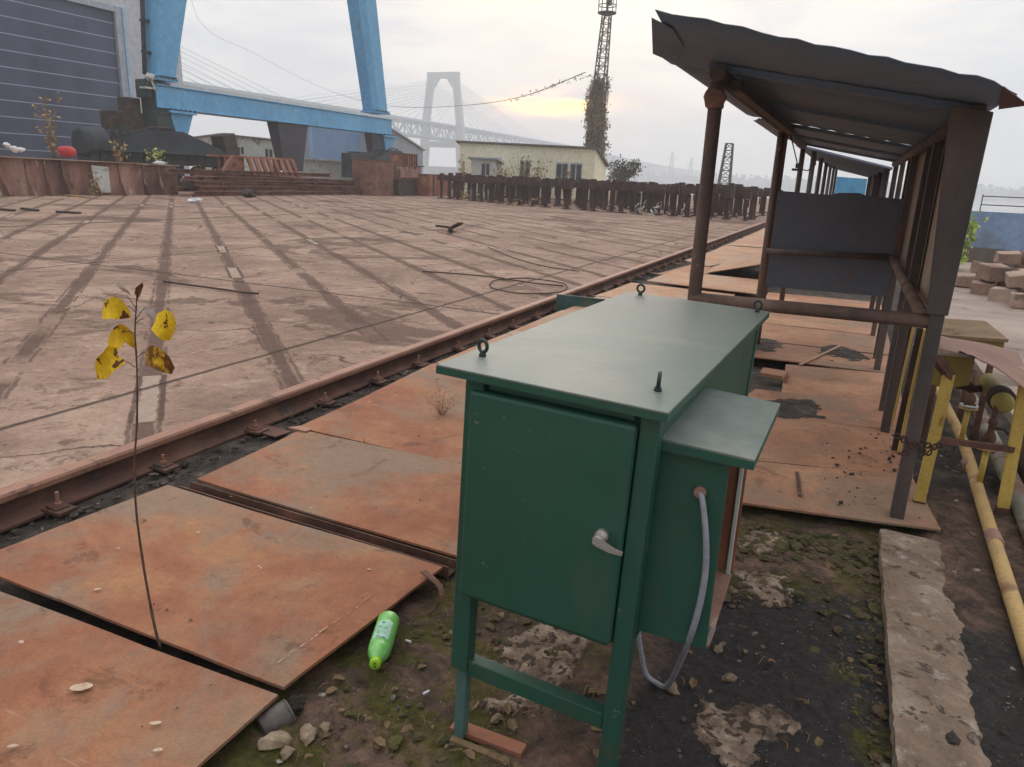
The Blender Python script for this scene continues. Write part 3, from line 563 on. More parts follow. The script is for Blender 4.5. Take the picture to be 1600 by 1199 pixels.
# ------------------------------------------------------------------ crane rail
def crane_rail():
    R0 = empty('crane_rail', (-3.50, 0, GZ-.05)); tag(R0, 'long rusty steel rail running along the edge of the concrete yard', 'rail')
    y0, y1, b = -2.5, 62, GZ-.045
    prof = [(-.075, 0), (-.075, .014), (-.022, .032), (-.014, .05), (-.014, .115), (-.045, .128)]
    pr = prof+[(-x, z) for x, z in reversed(prof)]
    mb = MB(); mb.prism([(-3.50+x, y0, b+z) for x, z in pr], (0, y1-y0, 0)); web = part(mb, 'rail_web', 'rail', R0)
    hp = [(-.046, .1285), (-.048, .155), (-.040, .168), (.040, .168), (.048, .155), (.046, .1285)]
    mb = MB(); mb.prism([(-3.50+x, y0, b+z) for x, z in hp], (0, y1-y0, 0)); part(mb, 'rail_head', 'rail_head', R0)
    rg = random.Random(5)
    ys = [.72+.70*k for k in range(60)]
    for i, y in enumerate(ys):
        y += rg.uniform(-.04, .04)
        mb = MB(); mb.box((-3.385, y, b+.022), (.13, .10, .016), (0, 0, rg.uniform(-.1, .1))); mb.box((-3.395, y, b+.036), (.075, .07, .012), (0, .12, 0)); c = part(mb, 'rail_clip', 'rail', R0)
        mb = MB(); h = rg.uniform(.05, .075)
        mb.lathe([(.017, 0), (.017, .016), (.009, .016), (.009, h)], 8, (-3.39, y, b+.042), smooth=False); part(mb, 'bolt', 'rail_head', c)
        if i % 3 == 1: mb = MB(); mb.box((-3.31, y+.05, b+.016), (.24, .14, .008), (rg.uniform(-.04, .04), 0, rg.uniform(-.2, .2))); part(mb, 'shim_plate', 'rail', R0)
crane_rail()

# ------------------------------------------------------------------ steel cover plates over the trench
def plate_thing(name, poly, t, label, mat='rust_plate', grp='rusty steel plates covering the trench', warp=0., sub=8):
    c = sum((Vector(p) for p in poly), Vector())/len(poly)
    if warp and len(poly) == 4:
        A, B_, C_, D_ = [Vector(p) for p in poly]; mb = MB(); n = sub; rg = random.Random(sum(map(ord, label)) % 1000)
        s1, s2 = rg.uniform(0, 9), rg.uniform(0, 9); vt = []
        for j in range(n+1):
            for i in range(n+1):
                p = A.lerp(B_, i/n).lerp(D_.lerp(C_, i/n), j/n); p = p+V(0, 0, warp*mnoise.noise(V(p.x*.9+s1, p.y*.9+s2, 0)))
                e = .006*mnoise.noise(V(p.x*6+s1, p.y*6, 1)); p += V(e if i in (0, n) else 0, e if j in (0, n) else 0, 0); vt.append(p)
        w = n+1; N = len(vt); f = [(j*w+i, j*w+i+1, (j+1)*w+i+1, (j+1)*w+i) for j in range(n) for i in range(n)]
        vs = vt+[p-V(0, 0, t) for p in vt]; f += [tuple(N+q for q in reversed(k)) for k in f]
        rim = [i for i in range(w)]+[j*w+n for j in range(1, w)]+[n*w+i for i in range(n-1, -1, -1)]+[j*w for j in range(n-1, 0, -1)]
        f += [(rim[k], rim[(k+1) % len(rim)], N+rim[(k+1) % len(rim)], N+rim[k]) for k in range(len(rim))]
        mb.add(vs, f, False); o = mb.build(name, mat, None, c)
    else:
        mb = MB(); mb.plate(poly, t); o = mb.build(name, mat, None, c)
    return tag(o, label, 'steel plate', grp)
Z = 0.0
plate_thing('steel_plate', [(-2.93, -.25, Z), (-1.405, -.25, Z), (-1.42, 1.505, Z), (-2.90, 1.47, Z)], .012, 'reddish rusty plate in the near left corner in front of the yellow-leaved sapling', warp=.012)
plate_thing('steel_plate', [(-3.07, 1.545, Z), (-1.425, 1.535, Z+.004), (-1.345, 2.42, Z+.006), (-3.00, 2.475, Z)], .012, 'large rusty plate beside the green bottle and behind the sapling', warp=.012)
plate_thing('steel_plate', [(-2.93, 2.60, Z), (-1.30, 2.545, Z), (-1.32, 3.44, Z), (-2.99, 3.50, Z)], .012, 'orange rusty plate left of the tall green cabinet, behind the rusty channel', warp=.012)
plate_thing('steel_plate', [(-3.03, 3.515, Z-.004), (-1.32, 3.455, Z), (-1.33, 5.35, Z), (-3.12, 5.40, Z)], .012, 'rusty plate where the dry pink weed grows beside the cabinet', 'rust_plate', warp=.014)
ys = [5.42, 7.1, 8.6, 10.0]
for i, lab in enumerate(('rusty plate partly hidden behind the pale cabinet lid', 'rusty plate behind the cabinet lid beside the upright teal sheet', 'orange rusty plate just left of the shelter bottom rail')):
    plate_thing('steel_plate', [(-3.12, ys[i]+.02, Z), (-1.36, ys[i]+.02, Z), (-1.36, ys[i+1], Z), (-3.12, ys[i+1], Z)], .012, lab, 'rust_far', warp=.014)
plate_thing('steel_plate', [(-3.16, 10.02, Z), (-1.42, 10.02, Z), (-1.42, 11.62, Z), (-3.10, 11.75, Z)], .012, 'flat orange rusty plate with the left shelter post in front of it', 'rust_far', warp=.01)
plate_thing('steel_plate', [(-2.86, 11.80, .05), (-1.08, 11.45, .055), (-1.18, 13.3, .05), (-2.80, 13.5, .05)], .014, 'orange rusty plate lying loose on top of its neighbours', 'rust_far')
plate_thing('steel_plate', [(-2.98, 13.0, .03), (-2.35, 12.6, .05), (-2.05, 14.1, .07), (-2.72, 15.4, .03)], .012, 'greyish rusty plate tilted beside the rail', 'rust_floor')
plate_thing('steel_plate', [(-2.3, 13.6, .04), (-1.2, 13.3, .34), (-1.25, 16.2, .33), (-2.35, 16.6, .05)], .014, 'rusty plate propped up with a dark hollow below it', 'rust_far')
plate_thing('steel_plate', [(-3.02, 15.6, .05), (-2.36, 14.6, .07), (-1.6, 17.6, .12), (-2.95, 18.0, .03)], .012, 'buckled rusty plate behind the propped plate', 'rust_far')
yy = 18.1
for i, lab in enumerate(('first flat rusty plate behind the buckled one beside the rail', 'second flat rusty plate behind the buckled one beside the rail', 'third flat rusty plate behind the buckled one beside the rail', 'farthest long rusty plate beside the rail')):
    y2 = yy+(3.0 if i < 3 else 14); plate_thing('steel_plate', [(-3.02, yy, Z), (-1.5, yy, Z), (-1.5, y2-.05, Z), (-3.02, y2-.05, Z)], .012, lab, 'rust_far', warp=.02); yy = y2
def spot(owner, pts, nm, mat='pale_mud'):
    mb = MB(); mb.plate(pts, .001); part(mb, nm, mat, owner)
def near_plate(x, y): return min((o for o in bpy.data.objects if o.name.startswith('steel_plate')), key=lambda o: (o.location.x-x)**2+(o.location.y-y)**2)
M['pale_mud'] = weathered('pale_mud', [(.3, srgb(176,146,120)), (.7, srgb(206,182,156))], 40., .95)
rg = random.Random(44); PA, PB, PC = near_plate(-2.1, .6), near_plate(-2.2, 2.0), near_plate(-2.1, 3.)
def blot(owner, c, a, b, ang, zz):
    n = 14; q = []
    for i in range(n):
        t = 2*pi*i/n; r_ = 1+.35*mnoise.noise(V(cos(t)*2+c.x*9, sin(t)*2, c.y*5)); u, v = a*r_*cos(t), b*r_*sin(t); q.append(V(c.x+u*cos(ang)-v*sin(ang), c.y+u*sin(ang)+v*cos(ang), zz))
    spot(owner, q, 'mud_spot')
for x, y, a in ((127, 1074, .036), (243, 1130, .016), (247, 1172, .013), (20, 1166, .014), (152, 921, .014)): blot(PA if y > 1000 else PB, on_z(x, y, .011), a, a*.5, .6, .0125)
for x, y, a in ((310, 832, .008), (405, 885, .007), (408, 888, .006), (577, 890, .008), (185, 857, .008)): blot(PB, on_z(x, y, .011), a, a*.6, .3, .0125)
a, b = on_z(434, 1036, .011), on_z(588, 926, .011); t = (b-a).normalized(); n_ = V(-t.y, t.x, 0); k = 0.
while k < (b-a).length:
    L_ = rg.uniform(.01, .06); w = rg.uniform(.0008, .0030); p = a+t*k+n_*rg.gauss(0, .003); spot(PB, [V(p.x, p.y, .0122)-n_*w, V(p.x, p.y, .0122)+t*L_-n_*w*.3, V(p.x, p.y, .0122)+t*L_+n_*w*.3, V(p.x, p.y, .0122)+n_*w], 'scuff_mark'); k += L_+rg.uniform(.005, .05)
# channel lying in the joint
mb = MB(); a, b = V(-2.94, 2.535, -.05), V(-1.33, 2.478, -.05)
for dy, dz, w, h in ((0, 0, .075, .008), (-.034, .022, .007, .05), (.034, .022, .007, .05)): mb.bar(a+V(0, dy, dz), b+V(0, dy, dz), w, h)
tag(mb.build('steel_channel', 'rust_dark', None, (-2.1, 2.5, -.05)), 'rusty steel channel lying in the gap between two cover plates', 'steel channel')
mb = MB(); pts = [on_z(450, 668, .004), on_z(470, 665, .004), on_z(487, 671, .004), on_z(478, 674, .004)]; mb.plate(pts, .01); tag(mb.build('steel_strip', 'rail_head', None, pts[0]), 'short rusty strip lying on the corner of an orange plate by the rail', 'steel strip')
# upright teal sheet standing behind the lid
mb = MB(); mb.prism([(-3.36, 9.0, -.1), (-2.72, 9.05, -.1), (-2.72, 9.05, .115), (-3.36, 9.0, .12)], (0, .012, 0)); mb.box((-3.04, 9.03, .122), (.66, .03, .012)); tag(mb.build('steel_sheet', 'teal_sheet', None, (-3.0, 9.0, 0)), 'teal painted steel sheet standing on edge between rail and cabinet lid', 'steel sheet')

# floor sheets of the shelter
fl = [[(-.62, 3.70, 0), (.64, 3.92, 0), (.55, 4.62, .0), (-.62, 4.34, 0)], [(-.64, 4.36, .002), (.56, 4.64, .002), (.60, 5.55, 0), (-.7, 5.28, 0)],
      [(-.66, 5.30, .004), (.62, 5.57, .003), (.62, 6.30, 0), (-.5, 6.12, 0)], [(-.30, 6.14, 0), (.60, 6.32, 0), (.58, 7.35, 0), (-.35, 7.2, 0)],
      [(-.86, 7.3, 0), (.60, 7.4, 0), (.60, 8.2, 0), (-.86, 8.12, 0)], [(-.95, 8.22, 0), (.60, 8.26, 0), (.60, 9.3, 0), (-.95, 9.3, 0)], [(-.95, 9.34, 0), (.60, 9.34, 0), (.60, 10.4, 0), (-.95, 10.4, 0)], [(-1.0, 10.45, 0), (.6, 10.45, 0), (.6, 12.2, 0), (-1.0, 12.2, 0)]]
lb = ['rusty floor sheet at the front of the shelter under the chained post', 'second rusty floor sheet from the shelter front, with a faint weld line', 'pale rusty floor sheet in the shelter beside a dark damp patch', 'rusty floor sheet beside the dark gravel heap in the shelter', 'rusty floor sheet below the dark back panel, nearest', 'rusty floor sheet below the dark back panel, middle', 'rusty floor sheet just behind the dark back panel', 'rusty floor sheet at the far end of the shelter']
for q, l in zip(fl, lb): plate_thing('floor_sheet', [(x, y, z-.004) for x, y, z in q], .012, l, 'rust_floor', 'rusty sheets paving the shelter floor', warp=.012)

# ------------------------------------------------------------------ shelters
SL = (1.975-2.24)/1.56
def rz(x): return 2.24+SL*(x+1.04)
def roof_sheet(poly, nm='roof_sheet', wav=.012, seed=0, dz=0.):
    """sheet following the roof slope, slightly buckled"""
    mb = MB(); top = [V(x, y, rz(x)+dz+.004+wav*mnoise.noise(V(x*2.2+seed, y*1.1, seed))) for x, y in poly]
    return mb.plate(top, .004)
def shelter():
    R0 = empty('metal_shelter', (0, 4, 0)); tag(R0, 'near dark rusty open shelter with sheet roof over the floor plates', 'shelter')
    def strip(xs, yL, yR, seed, dz, wav=.0035):
        # gridded sheet from the left edge to the right edge
        mb = MB(); n = 26; m = 6; vt = []
        for i in range(n+1):
            x = xs[0]+(xs[1]-xs[0])*i/n
            ya, yb = yL(x), yR(x)
            for j in range(m+1):
                y = ya+(yb-ya)*j/m; vt.append(V(x, y, rz(x)+dz+wav*mnoise.noise(V(x*1.6+seed, y*1.0, seed))+.004*sin(x*40)))
        w = m+1; N = len(vt); f = [(i*w+j, (i+1)*w+j, (i+1)*w+j+1, i*w+j+1) for i in range(n) for j in range(m)]
        vs = vt+[p+V(0, 0, .003) for p in vt]; f += [tuple(N+q for q in reversed(k)) for k in f]
        rim = [i*w for i in range(n+1)]+[n*w+j for j in range(1, w)]+[i*w+m for i in range(n-1, -1, -1)]+[j for j in range(m-1, 0, -1)]
        f += [(rim[k], rim[(k+1) % len(rim)], N+rim[(k+1) % len(rim)], N+rim[k]) for k in range(len(rim))]
        return mb.add(vs, f, True)
    def front(x):
        ks = [(-1.055, 4.08), (-.757, 3.16), (-.7569, 2.86), (-.5, 2.90), (-.37, 3.0), (-.04, 3.11), (.39, 3.27), (.53, 3.6)]
        for (a, ya), (b, yb) in zip(ks, ks[1:]):
            if x <= b: return ya+(yb-ya)*(x-a)/(b-a)
        return ks[-1][1]
    part(strip((-1.055, .52), front, lambda x: 4.47+.02*sin(x*9), 1, 0.), 'roof_sheet', 'roof', R0)
    part(strip((-1.05, .50), lambda x: 4.478+.02*sin(x*9)+(.022 if -.60 < x < -.12 else -.06), lambda x: 7.75, 2, .008), 'roof_sheet', 'roof', R0)
    part(strip((-1.05, .50), lambda x: 7.70+(.55*max(0, (-.93-x)/.12) if x < -.93 else 0), lambda x: 10.95, 3, -.004), 'roof_sheet', 'roof', R0)
    mb = MB(); mb.prism([(.44, 3.36, rz(.44)-.004), (.585, 3.72, rz(.55)-.015), (.522, 4.0, rz(.52)-.01)], (0, 0, .004)); part(mb, 'roof_flap', 'red_rust', R0)
    mb = MB(); mb.prism([(-1.058, 4.05, rz(-1.06)-.006), (-.792, 2.97, rz(-.79)-.006), (-.752, 3.15, rz(-.75)-.006), (-.80, 3.6, rz(-.8)-.006), (-1.0, 4.3, rz(-1.0)-.006)], (0, 0, .003)); part(mb, 'torn_corner', 'roof', R0)
    # beams under the roof
    for x in (-.70, .42):
        mb = MB(); mb.tube([(x, 3.95, rz(x)-.055), (x, 10.9, rz(x)-.055)], .040, 10); part(mb, 'roof_beam', 'post_dark', R0)
    for y in (3.99, 5.6, 7.5, 9.2, 10.85):
        mb = MB(); mb.bar((-.76, y+.06, rz(-.76)-.020), (.46, y+.06, rz(.46)-.020), .045, .030); part(mb, 'rafter', 'roof', R0)
    mb = MB(); mb.bar((-.62, 4.05, 2.08), (-.62, 7.6, 2.10), .05, .05); part(mb, 'roof_beam', 'post_dark', R0)
    # posts
    for y, mt in ((3.99, 'post'), (7.62, 'post'), (7.95, 'post'), (10.85, 'post_dark')):
        mb = MB(); mb.tube([(-.703, y, -.05), (-.70, y, rz(-.7)-.09)], .035 if y < 7 else .034, 14); p = part(mb, 'post', mt, R0)
        if y < 4: mb = MB(); mb.lathe([(.040, 0), (.043, .006), (.043, .03), (.040, .035)], 12, (-.70, y, 1.965)); mb.rock((-.705, y-.02, 2.02), (.10, .06, .08), 3, 2); part(mb, 'weld_lump', 'rust_sheet', p)
        if y > 10: mb = MB(); mb.box((-.745, y, 1.83), (.12, .06, .03)); mb.box((-.735, y, 1.88), (.06, .05, .06)); part(mb, 'lamp_bracket', 'black_steel', p)
    mb = MB(); mb.box((.443, 3.985, .97), (.062, .07, 2.02)); mb.prism([(.395, 3.94, 1.05), (.485, 3.94, 1.05), (.50, 3.94, 1.95), (.33, 3.94, 1.98)], (0, .02, 0)); part(mb, 'post', 'post_dark', R0, .004)
    for y, w in ((5.48, .07), (6.03, .06), (7.5, .07), (8.0, .06), (10.85, .07), (9.3, .06)):
        mb = MB(); mb.box((.435, y, .97), (w*.8, w, 2.03)); part(mb, 'post', 'post_dark', R0, .003)
    # rails at hand height
    mb = MB(); mb.tube([(-.72, 3.985, 1.005), (.42, 3.985, 1.010)], .034, 12); part(mb, 'rail_bar', 'post', R0)
    mb = MB(); mb.tube([(.40, 4.0, 1.012), (.40, 7.5, 1.022)], .034, 12); part(mb, 'rail_bar', 'post', R0)
    mb = MB(); mb.torus((.40, 5.3, 1.016), .034, .007, (0, 1, 0), 14, 6); part(mb, 'pipe_collar', 'post', R0)
    mb = MB(); mb.tube([(-.69, 7.52, 1.0), (.42, 7.52, 1.03)], .03, 10); part(mb, 'rail_bar', 'post_dark', R0)
    mb = MB(); mb.tube([(-.70, 7.55, .02), (-.70, 10.9, .05)], .0, 6)
    # back panel and side panels
    mb = MB(); mb.prism([(-.66, 7.60, .655), (.41, 7.60, .66), (.41, 7.6, 1.54), (.1, 7.6, 1.555), (.05, 7.6, 1.575), (-.12, 7.6, 1.57), (-.20, 7.6, 1.548), (-.66, 7.60, 1.565)], (0, .006, 0)); part(mb, 'back_panel', 'sheet_dark', R0)
    mb = MB(); mb.prism([(.4781, 4.03, .97), (.4781, 5.62, .97), (.4781, 5.62, 1.97), (.4781, 4.03, 1.97)], (.005, 0, 0)); part(mb, 'side_panel', 'sheet_brown', R0)
    mb = MB(); mb.prism([(.472, 5.50, .90), (.472, 8.25, .90), (.472, 8.25, 1.97), (.472, 5.50, 1.97)], (.005, 0, 0)); part(mb, 'side_panel', 'sheet_brown', R0)
    mb = MB(); mb.prism([(.472, 8.3, .98), (.472, 9.0, .98), (.472, 9.0, 1.97), (.472, 8.3, 1.97)], (.005, 0, 0)); part(mb, 'side_panel', 'sheet_brown', R0)
    # strap iron in the opening and an end of wire
    mb = MB(); mb.tube([(-.66, 8.0, 2.12), (-.62, 8.6, 1.92), (-.60, 9.0, 1.80), (-.52, 9.3, 1.79), (-.45, 9.4, 1.86), (-.46, 9.4, 1.95)], .006, 6); o = part(mb, 'hanging_wire', 'cable', R0)
shelter()
def far_shelter(y0, y1, zl, label, mat='roof'):
    R0 = empty('metal_shelter', (0, y0, 0)); tag(R0, label, 'shelter', 'dark shelters in a row along the plates')
    mb = MB(); mb.plate([(-1.0, y0, zl), (.5, y0, zl-.33), (.5, y1, zl-.33), (-1.0, y1, zl)], .03); part(mb, 'roof_sheet', mat, R0)
    n = 3
    for i in range(n):
        y = y0+.4+(y1-y0-.8)*i/(n-1)
        for x in (-.72, .42):
            mb = MB(); mb.tube([(x, y, -.05), (x, y, zl-.02+(x+1)*-.22)], .045, 8); part(mb, 'post', 'post_dark', R0)
    mb = MB(); mb.prism([(.47, y0+.3, 1.0), (.47, y1-.3, 1.0), (.47, y1-.3, zl-.34), (.47, y0+.3, zl-.34)], (.01, 0, 0)); part(mb, 'side_panel', 'sheet_dark', R0)
    mb = MB(); mb.tube([(-.72, y0+.4, 1.0), (.42, y0+.4, 1.0)], .035, 8); part(mb, 'rail_bar', 'post_dark', R0)
far_shelter(13.6, 20.5, 2.30, 'second dark shelter seen through the first one')
far_shelter(23.0, 31.0, 2.40, 'farthest small dark shelter at the end of the row')
mb = MB(); mb.prism([(-.75, 34, .9), (.4, 34, .9), (.4, 34, 2.05), (-.75, 34, 2.1)], (0, .02, 0)); tag(mb.build('tarpaulin', 'blue', None, (-.2, 34, .9)), 'small blue sheet hung across the end of the far shelter', 'sheet')

# ------------------------------------------------------------------ yellow pipework beside the shelter
def pipe_rack():
    R0 = empty('pipe_rack', (.75, 4.3, GZ)); tag(R0, 'yellow painted post frame with a curled rusty cover sheet beside the shelter post', 'pipe rack')
    for a, b in ((V(.560, 4.23, GZ), V(.578, 4.24, .715)), (V(.972, 4.37, GZ), V(.935, 4.36, .70))):
        mb = MB(); mb.bar(a, b, .055, .03); p = part(mb, 'post', 'yellow', R0, .003)
        mb = MB(); mb.bar(a, a+(b-a)*.10, .060, .034); part(mb, 'rusty_foot', 'rust_dark', p)
        mb = MB(); mb.box((a.x+.01, a.y, GZ+.012), (.12, .10, .014)); part(mb, 'base_plate', 'rust_black', p)
    mb = MB(); mb.bar((.57, 4.26, .352), (.95, 4.36, .335), .03, .03); part(mb, 'cross_bar', 'rust_dark', R0)
    mb = MB(); mb.bar((.50, 4.18, .80), (.585, 4.25, .70), .05, .04); part(mb, 'bent_bracket', 'rust_dark', R0)
    # cover sheet: curls down along its front right edge
    mb = MB(); n, m = 16, 12; vt = []
    A, B_, C_, D_ = V(.50, 4.18, .845), V(.95, 4.20, .735), V(1.03, 5.15, .715), V(.55, 4.95, .80)
    for j in range(m+1):
        for i in range(n+1):
            s, t = i/n, j/m; p = A.lerp(B_, s).lerp(D_.lerp(C_, s), t)
            p.z += .018*mnoise.noise(V(s*2.5, t*2, 4)) - .10*max(0, s-.62)**2*(1-t)*4 + .02*sin(s*6)*(1-t)
            if j == 0: p.y += .025*mnoise.noise(V(s*7, 0, 2))+(.10 if .22 < s < .40 else 0)
            vt.append(p)
    w = n+1; N = len(vt); f = [(j*w+i, j*w+i+1, (j+1)*w+i+1, (j+1)*w+i) for j in range(m) for i in range(n)]
    rim = list(range(w))+[j*w+n for j in range(1, m+1)]+[m*w+i for i in range(n-1, -1, -1)]+[j*w for j in range(m-1, 0, -1)]
    mb.add(vt+[p-V(0, 0, .004) for p in vt], f+[tuple(N+q for q in reversed(k)) for k in f]+[(rim[k], rim[(k+1) % len(rim)], N+rim[(k+1) % len(rim)], N+rim[k]) for k in range(len(rim))], True)
    part(mb, 'cover_sheet', 'rust_sheet', R0)
    for a, b in ((V(.50, 5.06, GZ), V(.515, 5.06, .80)), (V(.485, 5.648, GZ), V(.505, 5.66, .72))):
        mb = MB(); mb.bar(a, b, .014, .05); p = part(mb, 'angle_post', 'yellow', R0)
        mb = MB(); mb.bar(a-V(.024, -.022, 0), b-V(.024, -.022, 0), .034, .008); part(mb, 'angle_flange', 'rust_black', p)
pipe_rack()
def tank():
    R0 = empty('gas_tank', (.92, 4.9, .50)); tag(R0, 'dull yellow tank end lying under the curled rusty cover sheet', 'tank')
    mb = MB(); mb.lathe([(.005, -.30), (.034, -.297), (.050, -.285), (.056, -.262), (.056, .25), (.045, .29)], 22, (.915, 4.9, .505), 'Y'); b = part(mb, 'tank_body', 'ypaint_dull', R0)
    mb = MB(); mb.lathe([(.066, -.23), (.070, -.225), (.070, -.15), (.066, -.145)], 22, (.915, 4.9, .512), 'Y'); part(mb, 'tank_band', 'rust_black', b)
    mb = MB(); mb.tube([(.86, 4.98, .50), (.83, 4.98, .49), (.72, 4.97, .50)], .022, 10); mb.lathe([(.034, 0), (.034, .02)], 14, (.79, 4.98, .495), 'X'); part(mb, 'inlet', 'rust_black', R0)
tank()
mb = MB(); mb.prism([(.555, 4.80, .525), (.565, 4.80, .70), (.76, 4.80, .70), (.765, 4.80, .545), (.66, 4.80, .505)], (0, .22, 0)); o = mb.build('valve_box', 'ypaint_dull', None, (.66, 4.9, .5), .006); tag(o, 'dull yellow valve box hanging below the rusty cover sheet', 'valve box')
def crate():
    R0 = empty('cover_box', (.9, 5.95, .5)); tag(R0, 'brown box with a flat lid standing behind the curled rusty sheet', 'box')
    mb = MB(); mb.prism([(.66, 5.62, .665), (1.055, 5.60, .685), (1.02, 6.32, .69), (.70, 6.32, .675)], (0, 0, .02)); part(mb, 'lid', 'tan_box', R0)
    mb = MB(); mb.prism([(.67, 5.64, .56), (1.04, 5.62, .58), (1.005, 6.30, .58), (.71, 6.30, .56)], (0, 0, .11)); part(mb, 'body', 'ypaint_dull', R0)
    for x, y in ((.70, 5.70), (1.0, 5.68), (.74, 6.22), (.97, 6.22)):
        mb = MB(); mb.bar((x, y, GZ), (x, y, .57), .035); part(mb, 'leg', 'rust_dark', R0)
crate()
def smooth(pts, k=6):
    pts = [Vector(p) for p in pts]; o = []
    for i in range(len(pts)-1):
        a, b, c, d = pts[max(i-1, 0)], pts[i], pts[i+1], pts[min(i+2, len(pts)-1)]
        for j in range(k):
            t = j/k; o.append(.5*((2*b)+(-a+c)*t+(2*a-5*b+4*c-d)*t*t+(-a+3*b-3*c+d)*t**3))
    return o+[pts[-1]]
R0 = empty('gas_pipe', (.86, 4.0, 0)); tag(R0, 'yellow pipe with rust patches running along the ground beside the kerb', 'pipe')
mb = MB(); mb.tube(smooth([(.80, 1.6, .0), (.835, 3.07, .0), (.865, 4.2, .01), (.90, 5.4, .02), (.89, 6.4, .02), (.86, 9.0, .0)]), .032, 14); part(mb, 'pipe_run', 'yellow_pipe', R0)
for y in (3.9, 5.0): mb = MB(); mb.lathe([(.0325, -.06), (.036, -.055), (.036, .05), (.0325, .06)], 14, (.862+(.02 if y > 4.5 else -.003), y, .008), 'Y'); part(mb, 'joint_sleeve', 'rust_sheet', R0)
def valve(x, y, z, lab, lean):
    R0 = empty('pipe_valve', (x, y, 0)); tag(R0, lab, 'valve', 'flanged valves on the yellow pipe')
    top = V(x+lean, y, z)
    mb = MB(); mb.tube([(x, y, .03), top], .016, 10); part(mb, 'riser', 'yellow', R0)
    mb = MB(); mb.lathe([(.052, -.014), (.055, -.012), (.055, -.003), (.052, -.001)], 20, top); part(mb, 'flange', 'yellow_pipe', R0)
    mb = MB(); mb.lathe([(.050, .003), (.054, .004), (.054, .013), (.050, .015)], 20, top); fl = part(mb, 'flange', 'offwhite', R0)
    for k in range(4):
        a = pi/4+k*pi/2; mb = MB(); mb.lathe([(.007, -.024), (.007, .028)], 6, top+V(.040*cos(a), .040*sin(a), 0), smooth=False); part(mb, 'bolt', 'rust_black', fl)
    mb = MB(); mb.lathe([(.026, .015), (.030, .03), (.034, .05), (.028, .075), (.018, .09), (.018, .13), (.024, .135), (.024, .16), (.015, .165), (.015, .24)], 14, top); part(mb, 'valve_body', 'rust_dark', R0)
    mb = MB(); mb.tube([top+V(0, 0, .11), top+V(.06, .01, .115), top+V(.085, .01, .09)], .010, 8); part(mb, 'lever', 'rust_black', R0)
valve(.885, 4.62, .25, 'flanged valve on the yellow pipe, nearer one under the tank', -.0)
valve(.875, 5.35, .285, 'flanged valve on the yellow pipe, farther one under the box', .0)
R0 = empty('old_pipe', (1.08, 5, 0)); tag(R0, 'thick faded pipe lying behind the yellow posts', 'pipe')
mb = MB(); mb.tube([(1.02, 3.2, .0), (1.07, 4.6, .01), (1.10, 6.4, .02), (1.08, 9, .02)], .05, 16); part(mb, 'pipe_run', 'pale_pipe', R0)
mb = MB(); mb.tube([(1.005, 2.85, .0), (1.03, 3.5, .0)], .068, 16); part(mb, 'rusty_end', 'rust_dark', R0)
mb = MB(); mb.box((1.22, 5.1, .14), (.10, .5, .40)); mb.box((1.20, 4.8, .30), (.05, .05, .10)); tag(mb.build('rusty_bracket', 'rust_dark', None, (1.22, 5.1, 0), .006), 'dark rusty steel block behind the thick faded pipe', 'bracket')
# chain round the shelter post
mb = MB(); rg = random.Random(2)
for k in range(16):
    a = k/15; c = V(.36+.22*a, 3.93+.14*a-.03*sin(a*9), .43-.05*a+.012*sin(a*14)); mb.torus(c, .015, .0045, (rg.uniform(-1, 1), 1 if k % 2 else .2, .2 if k % 2 else 1), 10, 5)
for k in range(12):
    a = k/11; c = V(.60-.20*a, 3.935+.04*sin(a*5), .385+.03*sin(a*11)); mb.torus(c, .015, .0045, (rg.uniform(-1, 1), .3 if k % 2 else 1, 1 if k % 2 else .3), 10, 5)
tag(mb.build('chain', 'chain', None, (.45, 3.95, .4)), 'rusty chain wound round the front shelter post and the yellow post', 'chain')

